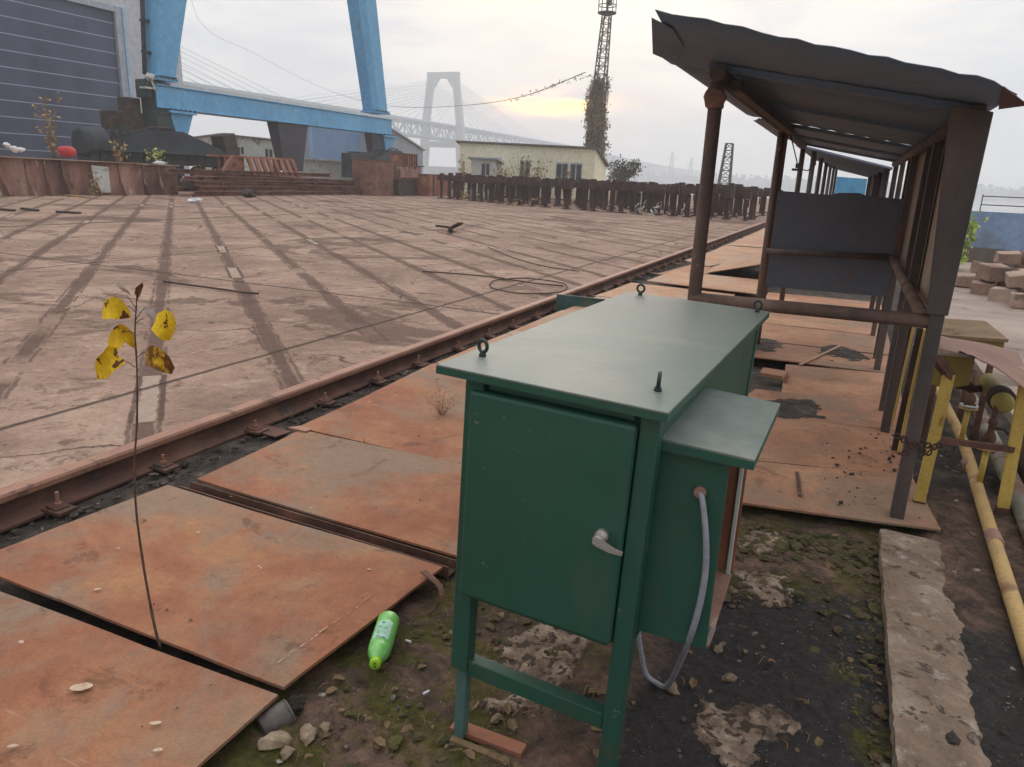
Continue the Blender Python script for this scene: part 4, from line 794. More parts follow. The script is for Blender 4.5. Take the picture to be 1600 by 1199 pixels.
# ------------------------------------------------------------------ sapling with yellow leaves
def sapling():
    Yp = 1.53; P = lambda x, y, dy=0.: on_y(x, y, Yp+dy)
    R0 = empty('sapling', on_y(250, 1004, Yp)); tag(R0, 'thin leafless sapling with a few yellow leaves growing between two rusty plates', 'sapling')
    st = [P(251, 1012), P(243, 985), P(232, 930), P(222, 870), P(213, 800), P(210, 730), P(214, 660), P(214, 580), P(211, 520), P(213, 480), P(214, 455)]
    s = smooth(st, 4); n = len(s); mb = MB(); mb.tube(s, [.0050-.0034*i/(n-1)+(.0007 if i % 6 == 0 else 0) for i in range(n)], 8)
    for a, b in (((213, 484), (198, 462)), ((214, 470), (222, 450)), ((213, 505), (225, 498)), ((211, 520), (190, 520)), ((213, 490), (200, 478)), ((213, 560), (228, 550)), ((211, 575), (196, 565)), ((212, 500), (226, 482))):
        mb.tube([P(*a), P((a[0]+b[0])/2, (a[1]+b[1])/2-2), P(*b)], .0013, 6)
    part(mb, 'stem', 'stem', R0)
    def leaf(nm, outline, mat, dz, fold):
        c = sum((Vector((x, y, 0)) for x, y in outline), Vector())/len(outline); mb = MB(); rings = []
        for k, f in enumerate((.0, .45, .8, 1.0)):
            ring = []
            for i, (x, y) in enumerate(outline):
                q = c+(Vector((x, y, 0))-c)*f; d = dz+fold*(f*f)*sin(i*2*pi/len(outline)*2+.6)+.004*mnoise.noise(V(x*.2, y*.2, f*3))
                ring.append(P(q.x, q.y, d))
            rings.append(ring)
        m = len(outline); vs = [rings[0][0]]+[p for r in rings[1:] for p in r]
        f = [(0, 1+i, 1+(i+1) % m) for i in range(m)]
        for k in range(2): f += [(1+k*m+i, 1+(k+1)*m+i, 1+(k+1)*m+(i+1) % m, 1+k*m+(i+1) % m) for i in range(m)]
        N = len(vs); up = V(.0002, .0004, .0001)
        mb.add(vs+[v+up for v in vs], f+[tuple(N+q for q in reversed(k)) for k in f], True); part(mb, nm, mat, R0)
    leaf('leaf', [(203, 487), (204, 497), (185, 499), (170, 498), (160, 499), (159, 488), (163, 470), (175, 464), (186, 466), (195, 475)], 'yellow_leaf', -.02, .012)
    leaf('leaf', [(240, 508), (246, 490), (258, 484), (270, 490), (275, 505), (272, 520), (265, 532), (256, 533), (246, 526), (236, 515)], 'yellow_leaf', -.015, .014)
    leaf('leaf', [(209, 522), (211, 545), (203, 541), (195, 534), (187, 546), (180, 548), (168, 540), (170, 525), (178, 512), (188, 506), (200, 512)], 'yellow_leaf', .015, .014)
    leaf('leaf', [(183, 543), (184, 556), (196, 564), (192, 572), (180, 578), (167, 592), (152, 593), (148, 575), (150, 560), (160, 552), (168, 541)], 'yellow_leaf', -.01, .012)
    leaf('leaf', [(228, 553), (232, 542), (240, 540), (251, 546), (264, 557), (273, 575), (268, 585), (255, 582), (240, 576), (228, 570)], 'brown_leaf', -.012, .012)
    leaf('leaf', [(224, 479), (240, 483), (248, 500), (244, 507), (236, 500), (228, 490), (218, 486)], 'grey_leaf', .01, .010)
    leaf('leaf', [(204, 461), (192, 455), (183, 448), (176, 443), (181, 442), (192, 448), (200, 454)], 'grey_leaf', .0, .006)
    leaf('leaf', [(214, 466), (210, 458), (212, 450), (222, 442), (224, 446), (221, 456), (218, 464)], 'brown_leaf', .0, .006)
sapling()

# ------------------------------------------------------------------ green bottle
def bottle():
    a, b = on_z(608, 972, -.02), on_z(586, 1046, -.035); c = (a+b)/2; L = (a-b).length*1.02
    d = (a-b).normalized(); R0 = empty('plastic_bottle', (c.x, c.y, GZ+.058)); tag(R0, 'bright green plastic drink bottle lying beside the rusty plate', 'bottle')
    R0.rotation_euler = Vector((d.x, d.y, .03)).to_track_quat('Z', 'Y').to_euler(); r = .041
    prof = [(0.010, .5), (.030, .499), (.037, .49), (r, .455), (r, .30), (r*.97, .285), (r*.97, .27), (r, .255), (r, -.17), (r*.93, -.185), (r*.98, -.20), (r*.92, -.27), (r*.62, -.375), (.018, -.41), (.017, -.43)]
    mb = MB(); mb.lathe([(q, z*L) for q, z in prof], 28); mb.build('bottle_body', 'bottle', R0)
    mb = MB(); mb.lathe([(.0, -.505*L), (.0185, -.505*L), (.020, -.498*L), (.020, -.425*L), (.017, -.42*L)], 22); mb.build('cap', 'bottle_cap', R0)
    # label wrapped round the body, with two columns of small printed characters
    def wrap(poly_u, mb, rr):
        pass
    iv = R0.rotation_euler.to_matrix().inverted()
    upv = iv@(V(0, 0, 1)*.75+V(.25, -.62, 0)); a0 = math.atan2(upv.y, upv.x)
    def cyl(u, z, rr): return V(rr*cos(a0+u/r), rr*sin(a0+u/r), z)
    mb = MB(); n = 20; u0, u1, z0, z1 = -.030, .030, -.13*L, .24*L
    vs = [cyl(u0+(u1-u0)*i/n, z, r+.0006) for z in (z0, z1) for i in range(n+1)]
    mb.add(vs, [(i, i+1, n+2+i, n+1+i) for i in range(n)], True); lab = mb.build('label', 'bottle_label', R0)
    mb = MB(); rg = random.Random(11)
    def stroke(ua, za, ub, zb, w=.0009):
        p, q = Vector((ua, za)), Vector((ub, zb)); t = (q-p).normalized(); nn = Vector((-t.y, t.x))*w
        mb.add([cyl(k.x, k.y, r+.0012) for k in (p-nn, q-nn, q+nn, p+nn)], [(0, 1, 2, 3)])
    for col, uc in enumerate((-.010, .010)):
        for k in range(3 if col == 0 else 3):
            zc = (.10-.10*k-.02*col)*L; s = .0085
            stroke(uc-s, zc+s*.8, uc+s, zc+s*.8); stroke(uc, zc+s, uc, zc-s); stroke(uc-s, zc, uc+s, zc)
            if k != 1: stroke(uc-s, zc-s, uc-s*.2, zc-.1*s); stroke(uc+s, zc-s, uc+s*.2, zc-.1*s)
            else: stroke(uc-s*.8, zc-s, uc+s*.8, zc-s); stroke(uc-s*.8, zc-s, uc-s*.8, zc+s*.5)
    for k in range(3):
        a = k*2.1; stroke(-.004+.006*cos(a), .20*L+.004*sin(a), -.004, .175*L, .002)
    mb.build('label_print', 'ink', lab)
    mb = MB()
    for s in (-1, 1): mb.add([V(.007*cos(t)*.7, s*.006+.004*sin(t), -.5065*L) for t in [k*pi/4 for k in range(8)]], [tuple(range(8))])
    mb.build('cap_mark', 'ink', R0)
bottle()

# ------------------------------------------------------------------ small things lying around
def lying(name, mb, mat, loc, label, cat, grp=None, **k): return tag(mb.build(name, mat, None, loc, **k), label, cat, grp)
a = on_z(408, 1141, GZ+.0); b = on_z(450, 1114, GZ+.016)
mb = MB(); mb.tube([a, b], [.043, .043], 18); mb.tube([b, b+(b-a).normalized()*.006], [.0445, .0435], 18)
lying('pipe_stub', mb, 'pvc_old', (a+b)/2, 'grey broken pipe stub sticking out below the rusty plate edge', 'pipe')
mb = MB(); rgx = random.Random(8); e = b+(b-a).normalized()*.02
for k in range(10): mb.rock(e+V(rgx.gauss(0, .014), rgx.gauss(0, .014), rgx.gauss(0, .014)), (.028, .026, .024), k, 1)
lying('dirt_plug', mb, 'chip_dark', e, 'lumps of dirt plugging the mouth of the grey pipe stub', 'dirt')
# curled scrap strip at the corner of the plate
s = smooth([on_z(662, 893, .03), on_z(676, 905, .045), on_z(688, 918, .04), on_z(690, 935, .015), on_z(681, 950, -.03), on_z(670, 960, -.06)], 5)
mb = MB()
for i in range(len(s)-1):
    w = .028*(1-i/len(s)*.7)
    mb.bar(s[i], s[i+1]+(s[i+1]-s[i])*.1, w, .006)
lying('scrap_strip', mb, 'rust_dark', s[5], 'curled rusty strip of scrap at the plate corner beside the cabinet', 'scrap')
mb = MB(); s = [on_z(708, 1133, GZ+.012), on_z(818, 1174, GZ+.012)]; mb.bar(s[0], s[1], .045, .016)
lying('rusty_bar', mb, 'orange_rust', (s[0]+s[1])/2, 'short rusty flat bar under the left cabinet foot', 'bar')
mb = MB(); s = [on_z(705, 1155, GZ+.006), on_z(790, 1190, GZ+.006)]; mb.bar(s[0], s[1], .022, .012)
lying('wood_stick', mb, 'twig', (s[0]+s[1])/2, 'grey weathered stick lying before the rusty flat bar', 'stick')
rg = random.Random(21)
st = [(428, 1166, .06, 'flat pale stone below the grey pipe stub, left one'), (482, 1152, .05, 'notched pale stone right of the grey pipe stub'), (448, 1182, .035, 'small pale stone between two larger ones near the plate'), (775, 1127, .03, 'pale pebble under the cabinet stretcher'), (1140, 1062, .035, 'reddish stone where the grey hose touches the gravel'), (1048, 1078, .04, 'brown clod at the low bend of the grey hose'), (508, 1139, .03, 'small brown stone near the bottle cap'), (1122, 1017, .03, 'pale lump at the foot of the small green box'), (1487, 1157, .035, 'dark round clod set in the concrete kerb'), (1582, 1178, .03, 'pale stone right of the concrete kerb')]
for i, (x, y, d, l) in enumerate(st):
    p = on_z(x, y, GZ if i != 8 else -.015); mb = MB(); mb.rock((p.x, p.y, p.z+d*.25), (d*1.5, d, d*.7), i+3, 2, rg.uniform(0, 3)); lying('stone', mb, 'stone' if i != 8 else 'chip_dark', p, l, 'stone', 'loose stones on the ground')
for i, (x, y, l) in enumerate(((880-280, 1000, ''), (638, 1002-0, 'white cigarette end right of the green bottle'), (666, 1082, 'white cigarette end left of the cabinet foot'))):
    if not l: continue
    p = on_z(x, y, GZ+.02); a = rg.uniform(0, 3); mb = MB(); mb.tube([p-V(cos(a), sin(a), 0)*.012, p+V(cos(a), sin(a), 0)*.012], .0042, 8); lying('cigarette_end', mb, 'white', p, l, 'cigarette end')
# pale concrete patches standing proud of the black gravel
def fbm(x, y, sd, o=4):
    v, a, f = 0., 1., 1.
    for k in range(o): v += a*mnoise.noise(V(x*f+sd*3.1, y*f+sd*1.7, sd)); a *= .55; f *= 2.1
    return v
def plateau(c, rx, ry, sd, z0, h, n=56, fr=5., rough=.010, ragged=.75):
    mb = MB(); E_ = 1.7; vs = []
    for j in range(n+1):
        for i in range(n+1):
            u, v = (2*i/n-1)*E_, (2*j/n-1)*E_; x, y = c[0]+u*rx, c[1]+v*ry
            s_ = 1-(u*u+v*v)**.8+ragged*fbm(x*fr, y*fr, sd); t = math.tanh(s_*4.5)
            vs.append(V(x, y, z0+h*t+rough*fbm(x*22, y*22, sd+5, 3)*(1 if t > 0 else .2)-.004))
    w = n+1; mb.add(vs, [(j*w+i, j*w+i+1, (j+1)*w+i+1, (j+1)*w+i) for j in range(n) for i in range(n) if max(vs[j*w+i].z, vs[j*w+i+1].z, vs[(j+1)*w+i].z, vs[(j+1)*w+i+1].z) > z0-.022], True); return mb
def patch(nm, c, rx, ry, seed, lab): lying(nm, plateau(c, rx*1.05, ry*1.05, seed, GZ, .013, 80, 9., .007, 1.1), 'patch', c+(GZ,), lab, 'concrete lump')
patch('concrete_lump', (-.08, 2.13), .125, .155, 3.3, 'rough pale concrete lump in the black gravel in front of the small green box')
patch('concrete_lump', (-.11, 3.06), .115, .16, 5.1, 'flat pale concrete lump in the gravel, the one nearer the green cabinet')
patch('concrete_lump', (-.17, 3.47), .12, .13, 8.4, 'brownish concrete lump in the gravel, close to the shelter floor')
patch('concrete_lump', (-.80, 2.15), .14, .26, 2.2, 'pale concrete lump showing between the cabinet legs')
patch('concrete_lump', (-.92, 3.1), .16, .3, 7.2, 'pale concrete lump behind the cabinet')
# stuff: gravel chips, leaf litter, moss clods
def scatter(name, n, area, size, mat, lab, cat, seed, z=None, flat=.6, sub=1):
    mb = MB(); rg = random.Random(seed)
    for k in range(n):
        x, y = area(rg); d = size[0]*(size[1]*1.5/size[0])**(rg.random()**2.2)
        mb.rock((x, y, (GZ if z is None else z)+d*.12), (d*rg.uniform(.8, 1.6), d, d*flat*rg.uniform(.5, 1.2)), k*.37, sub, rg.uniform(0, 3))
    tag(mb.build(name, mat), lab, cat, kind='stuff')
def a_dirt(rg):
    while True:
        x, y = rg.uniform(-1.38, .36), rg.uniform(1.1, 3.75)
        if mnoise.noise(V(x*2, y*2, 5)) > rg.uniform(-.6, .5): return x, y
def a_right(rg): return rg.uniform(.64, 1.25), rg.uniform(1.9, 5.5)
def a_trench(rg): return -3.40+abs(rg.gauss(0, .16)), rg.uniform(.8, 22)**1.0
scatter('gravel', 1500, a_dirt, (.003, .016), 'chip', 'small pale and dark gravel chips scattered over the dirt', 'gravel', 1)
scatter('gravel', 500, a_right, (.005, .02), 'chip', 'gravel chips between kerb and yellow pipe', 'gravel', 2, GZ+.04)
scatter('ballast', 1600, a_trench, (.012, .035), 'chip_dark', 'dark gravel strewn along the foot of the rail', 'gravel', 3, GZ-.04)
scatter('ballast', 160, a_trench, (.012, .035), 'chip', 'pale stones strewn along the foot of the rail', 'gravel', 4, GZ-.035)
scatter('clods', 760, lambda rg: (rg.uniform(-.25, .36), 3.72-abs(rg.gauss(0, .38))), (.007, .038), 'moss', 'mossy clods of earth in front of the shelter floor', 'moss', 5, None, .55, 2)
scatter('clods', 340, lambda rg: (-1.3+abs(rg.gauss(0, .28)), rg.uniform(1.2, 2.5)), (.005, .024), 'moss', 'mossy clods of earth beside the near rusty plates', 'moss', 6, None, .5, 2)
scatter('clods', 300, lambda rg: (.31+rg.gauss(0, .03), rg.uniform(1.6, 3.7)), (.006, .028), 'moss', 'moss along the edge of the concrete kerb', 'moss', 7, None, .55, 2)
scatter('crumbs', 90, lambda rg: (rg.uniform(.0, .55), rg.uniform(3.95, 5.4)), (.006, .02), 'chip_dark', 'dark dirt crumbs on the rusty shelter floor', 'dirt', 8, .0, .6)
scatter('rust_flakes', 26, lambda rg: (rg.uniform(-2.9, -1.5), rg.uniform(1.0, 4.9)), (.006, .016), 'chip', 'pale crumbs lying on the rusty cover plates', 'dirt', 9, .006, .4)
mb = MB(); rg = random.Random(31)
for k in range(230):
    x, y = a_dirt(rg); 
    if x > -.45 and rg.random() < .6: continue
    a = rg.uniform(0, 6.3); mb.tube(smooth([(x, y, GZ+.008), (x+.02*cos(a), y+.02*sin(a), GZ+.016+rg.uniform(0, .012)), (x+.05*cos(a+.4), y+.05*sin(a+.4), GZ+.008)], 2), rg.uniform(.0008, .0025), 5)
    L_ = rg.uniform(.015, .05); q = V(x+.03, y, GZ+.008); e = V(cos(a), sin(a), 0); k_ = V(-sin(a), cos(a), 0)*L_*.3; up = V(0, 0, L_*rg.uniform(.1, .45)); mb.add([q, q+e*L_*.3+k_+up*.6, q+e*L_*.75+k_*.8+up, q+e*L_+up*.4, q+e*L_*.7-k_*.9+up*.9, q+e*L_*.3-k_+up*.5, q+e*L_*.5+V(0, 0, .003)], [(0, 1, 6), (1, 2, 6), (2, 3, 6), (3, 4, 6), (4, 5, 6), (5, 0, 6)])
tag(mb.build('leaf_litter', 'twig'), 'brown twigs and dead leaves littering the dirt around the cabinet', 'leaf litter', kind='stuff')
# dark damp heaps on the shelter floor
def heap(c, rx, ry, h, seed, lab): lying('dirt_heap', plateau(c, rx*.85, ry*.8, seed, 0., .010, 56, 3.4, .006, .85), 'ballast_dirt', (*c, 0), lab, 'dirt heap')
heap((-.22, 5.75), .30, .42, .022, 2.4, 'dark dirt heap on the shelter floor, the one nearest the green cabinet')
heap((.12, 8.0), .24, .42, .03, 4.4, 'dark gravel heap below the back panel of the shelter')
heap((-.62, 8.0), .22, .4, .03, 9.1, 'dark gravel heap at the left shelter posts')
# scrap on the floor near the shelter posts
mb = MB(); p = on_z(1205, 590, 0); mb.prism([p+V(-.10, 0, 0), p+V(.10, -.03, 0), p+V(.12, .2, 0), p+V(-.09, .22, 0)], (0, 0, .03)); mb.rock(p+V(.12, -.08, .03), (.05, .05, .08), 4, 2); lying('scrap_block', mb, 'rust_floor', p, 'pale broken slab on the shelter floor by the left posts', 'slab')
mb = MB(); q = [on_z(1250, 570, .006), on_z(1312, 541, .006)]; mb.bar(q[0], q[1], .03, .008); lying('flat_bar', mb, 'rust_far', q[0], 'pale flat bar lying across the shelter floor', 'bar')
mb = MB(); q = [on_z(1245, 738, .004), on_z(1250, 775, .004)]; mb.bar(q[0], q[1], .016, .008); lying('rusty_rod', mb, 'rust_dark', q[0], 'short rusty rod on the front shelter floor sheet', 'rod')

# dry weeds
def weed(base, h, n, spread, mat, size, lab, cat, seed, leaves=60, name='weed', stemmat='twig'):
    rg = random.Random(seed); R0 = empty(name, base); tag(R0, lab, cat); mb = MB(); lf = MB(); b = Vector(base)
    for k in range(n):
        d = V(rg.gauss(0, 1), rg.gauss(0, 1), 0)*spread; hh = h*rg.uniform(.6, 1.05); pts = smooth([b+d*.1, b+d*.5+V(0, 0, hh*.5), b+d+V(0, 0, hh)], 4)
        mb.tube(pts, [size*.10*(1-.7*i/(len(pts)-1)) for i in range(len(pts))], 5)
        for j in range(leaves):
            q = pts[min(len(pts)-1, int(len(pts)*rg.uniform(.2, 1)))]; lf.leaf(q+V(rg.gauss(0, 1), rg.gauss(0, 1), rg.gauss(0, 1))*spread*.38, size*rg.uniform(.5, 1.2), rg, .6)
    part(mb, 'stem', stemmat, R0); part(lf, 'leaves', mat, R0); return R0
weed(on_z(690, 648, .0), .17, 26, .075, 'pink_weed', .010, 'dry pinkish weed tuft at the left side of the cabinet', 'weed', 1, 46)
weed(on_z(570, 692, .004), .07, 4, .03, 'dry_leaf', .010, 'tiny dark weed on the orange plate left of the cabinet', 'weed', 2, 4)
weed(on_z(545, 652, .004), .07, 4, .05, 'twig', .008, 'thin dry twigs on the plate beside the rail', 'weed', 3, 3)

# ------------------------------------------------------------------ far side of the yard
def hull_block():
    R0 = empty('hull_block', (-31.5, 21, 0)); tag(R0, 'long patched rusty hull section lying at the left end of the yard', 'hull section')
    x, y0, y1 = -31.5, 12.0, 28.3
    mb = MB(); n = 60; vs = []
    for i in range(n+1):
        y = y0+(y1-y0)*i/n; top = 1.50-.012*(y-19)
        for z in (0, .4, .9, top): vs.append(V(x+.10*sin(y*2.1)*(.3+.7*(z < 1.2))+.06*mnoise.noise(V(y*1.3, z, 3)), y, z))
    mb.add(vs, [(i*4+j, i*4+j+1, i*4+j+5, i*4+j+4) for i in range(n) for j in range(3)], True)
    mb.prism([(x-.16, y0, 0), (x-3.2, y0, 0), (x-3.2, y1, 0), (x-.16, y1, 0)], (0, 0, 1.36)); part(mb, 'side_plate', 'hull', R0)
    mb = MB(); mb.prism([(x+.22, y0, 1.60), (x+.20, y1+.1, 1.40), (x-3.4, y1+.1, 1.42), (x-3.4, y0, 1.62)], (0, 0, .045)); part(mb, 'deck_plate', 'hull_top', R0)
    rg = random.Random(9); y = 13.
    while y < 28:
        mb = MB(); w = rg.uniform(.3, .6)
        mb.prism([(x+.12, y, 0), (x+.12+w, y, 0), (x+.22, y, .7), (x+.14, y, 1.42), (x+.05, y, 1.42)], (0, .03, 0)); part(mb, 'bracket', 'hull', R0); y += rg.uniform(.7, 1.5)
    mb = MB(); mb.prism([(x+.22, 23.55, .12), (x+.22, 24.3, .12), (x+.20, 24.3, 1.25), (x+.20, 23.45, 1.3)], (.02, 0, 0)); part(mb, 'pale_patch_plate', 'offwhite', R0)
hull_block()
lying('float', MB().lathe([(.1, -.26), (.28, -.22), (.38, -.08), (.38, .08), (.27, .20), (.1, .24)], 18, (-33, 23.6, 1.86)), 'red', (-33, 23.6, 1.6), 'red round float standing on the hull section before the black bogie', 'float')
mb = MB(); rg = random.Random(4)
for k in range(5): mb.rock((-32.2+rg.gauss(0, .2), 20.55+rg.gauss(0, .35), 1.75+rg.uniform(0, .3)), (.22, .28, .2), k, 2)
lying('plastic_bag', mb, 'white', (-32.2, 20.5, 1.6), 'crumpled white bags on the far left end of the hull section', 'bag')
mb = MB(); mb.rock((-31.5, 27.4, 1.5), (.35, .7, .25), 3, 2); lying('plastic_bag', mb, 'offwhite', (-31.8, 27.2, 1.5), 'dirty white bag at the right end of the hull section', 'bag')
mb = MB(); mb.bar((-33.2, 19.3, 1.6), (-33.2, 19.3, 3.3), 1.4, .08); lying('notice_board', mb, 'offwhite', (-33.2, 19.3, 1.6), 'pale board with blue edge at the left margin of the yard', 'board')
# stack of rusty beams: every beam a thing
bs = [(-29.6, 27.6, 45.6, .12, 0, 'lowest front beam of the rusty beam stack'), (-29.75, 28.0, 45.0, .36, .004, 'second beam from the ground at the front of the beam stack'), (-29.8, 27.9, 44.0, .60, -.012, 'third beam from the ground at the front of the beam stack'), (-30.0, 27.4, 38.5, .84, .002, 'short upper front beam of the beam stack'), (-30.2, 28.3, 43.0, 1.08, -.024, 'sloping top beam of the beam stack'), (-30.7, 27.5, 44.6, .30, .0, 'rear lower beam of the beam stack'), (-30.8, 28.0, 43.4, .72, -.01, 'rear middle beam of the beam stack'), (-31.0, 27.3, 40.0, 1.16, 0, 'rear upper beam of the beam stack'), (-30.3, 36.5, 45.8, .66, -.03, 'short slanting beam at the right end of the beam stack')]
for x, y0, y1, z, sl_, lb in bs:
    mb = MB(); z1 = z+sl_*(y1-y0)
    for dz, w, h in ((.10, .36, .03), (-.10, .36, .03), (0, .03, .19)): mb.bar((x, y0, z+dz), (x+.3*sl_*20*.1, y1, z1+dz), w, h)
    for k in range(5):
        t = (k+.5)/5; mb.box((x+.06, y0+(y1-y0)*t, z+(z1-z)*t), (.2, .03, .17))
    lying('steel_beam', mb, 'beam_rust', (x, y0, z), lb, 'steel beam', 'rusty beams stacked across the yard')
def trestle():
    R0 = empty('rusty_trestle', (-31.5, 34, 0)); tag(R0, 'orange rusty steel frame with slanted ribs behind the beam stack', 'steel frame')
    mb = MB(); mb.box((-32.0, 34.2, 2.02), (1.6, 5.2, .10)); part(mb, 'top_plate', 'orange_rust', R0)
    for k in range(8):
        y = 33.0+.52*k; mb = MB(); mb.bar((-31.15, y, 1.98), (-30.9, y+.25, .9), .10, .26); part(mb, 'rib', 'orange_rust', R0)
    mb = MB(); mb.bar((-31.2, 31.9, 2.0), (-31.0, 30.6, .8), .2, .2); part(mb, 'strut', 'beam_rust', R0)
    mb = MB(); mb.box((-31.5, 32.3, 1.5), (.2, 1.3, .95)); part(mb, 'end_plate', 'orange_rust', R0)
    for y in (32.0, 36.4): mb = MB(); mb.box((-32.2, y, 1.0), (.25, .25, 2.0)); part(mb, 'leg', 'beam_rust', R0)
trestle()
def steel_box(c, d, mat, lab, ribs=0):
    R0 = empty('steel_box', (c[0], c[1], 0)); tag(R0, lab, 'steel box', 'rusty boxes beside the beam stack')
    mb = MB(); mb.box(c, d); part(mb, 'shell', mat, R0, .03)
    for k in range(ribs):
        mb = MB(); y = c[1]-d[1]/2+d[1]*(k+.5)/ribs; mb.box((c[0]+d[0]/2+.03, y, c[2]), (.06, .10, d[2]*.96)); part(mb, 'rib', 'rust_dark', R0)
    mb = MB(); mb.box((c[0], c[1], c[2]+d[2]/2+.02), (d[0]+.08, d[1]+.08, .04)); part(mb, 'rim', 'beam_rust', R0)
steel_box((-29.3, 42.7, 1.1), (1.8, 2.7, 2.2), 'beam_rust', 'dark red rusty box at the right end of the beam stack')
steel_box((-28.6, 44.9, 1.55), (1.3, 2.6, .75), 'hull', 'pale patched box lying on a dark crate beside the pillars')
steel_box((-28.6, 44.6, .55), (1.2, 2.2, 1.05), 'rust_black', 'dark crate under the pale patched box')
steel_box((-27.9, 47.6, .72), (1.6, 3.2, 1.45), 'orange_rust', 'orange rusty box next to the first pillars', 3)
steel_box((-29.9, 47.2, 2.35), (1.0, 2.0, .9), 'orange_rust', 'ribbed rusty box on top behind the pale patched box', 6)
# field of steel support stands
def stands():
    mb = MB(); mb.box((0, 0, .55), (.16, .15, 1.1)); mb.box((0, 0, .02), (.42, .42, .05)); mb.box((0, 0, 1.26), (.80, .38, .32)); mb.box((0, 0, 1.46), (.34, .26, .10)); mb.box((0, .13, .8), (.08, .05, .5))
    a = mb.build('support_stand', 'pillar')
    mb = MB(); mb.box((0, 0, .52), (.14, .20, 1.05)); mb.box((0, 0, .02), (.36, .42, .05)); mb.box((0, 0, 1.22), (.46, .56, .30)); mb.box((.1, 0, 1.44), (.2, .3, .16))
    b = mb.build('support_stand', 'pillar')
    rg = random.Random(12); k = 0
    fx = [(-24.8, 43.6), (-21.4, 41.6), (-17.9, 39.7), (-13.3, 37.9), (-9.6, 37.1), (-3.9, 36.7)]
    def fy(x):
        for (x0, y0), (x1, y1) in zip(fx, fx[1:]):
            if x <= x1: return y0+(y1-y0)*(x-x0)/(x1-x0)
        return fx[-1][1]
    lab = {0: 'rusty steel support stand in the front row of the crowded field', 1: 'dark rusty support stand crowded behind the front row'}
    for row in range(8):
        x = -24.8
        while x < -4.1:
            xx = x+rg.uniform(-.16, .16); y = fy(x)+row*1.9+rg.uniform(-.25, .25)
            if not (row == 0 and rg.random() < .10):
                src = a if rg.random() < .6 else b
                if k == 0: o = a
                elif k == 1: o = b
                else: o = src.copy(); COL.objects.link(o)
                o.location = (xx, y, 0); o.rotation_euler = (rg.gauss(0, .02), rg.gauss(0, .02), rg.choice((0, pi/2))+rg.gauss(0, .12)); s = rg.uniform(.95, 1.05); o.scale = (s*rg.uniform(.7, 1.3), s*rg.uniform(.7, 1.25), s*rg.uniform(.93, 1.06))
                tag(o, lab[min(row, 1)], 'support stand', 'rusty support stands in the front row' if row == 0 else 'rusty support stands behind the front row'); k += 1
            x += .84 if row < 5 else .98
    return k
stands()
for i, (x, y, l) in enumerate(((-16.5, 38.3, 1.6), (-9.5, 36.6, 1.2), (-22, 42, 1.5))):
    mb = MB(); rg = random.Random(i+40)
    for k in range(26): mb.leaf((x+rg.gauss(0, l*.3), y+rg.gauss(0, .2), rg.uniform(.02, .5)), rg.uniform(.15, .4), rg, .4)
    (lying('rubbish_heap', mb, 'offwhite' if i == 1 else 'dry_leaf', (x, y, 0), ('pale rubbish at the foot of the front stands, middle', 'white rubbish heap at the foot of the front stands, right', 'dry rubbish at the foot of the front stands, left')[i], 'rubbish'))['kind'] = 'stuff'

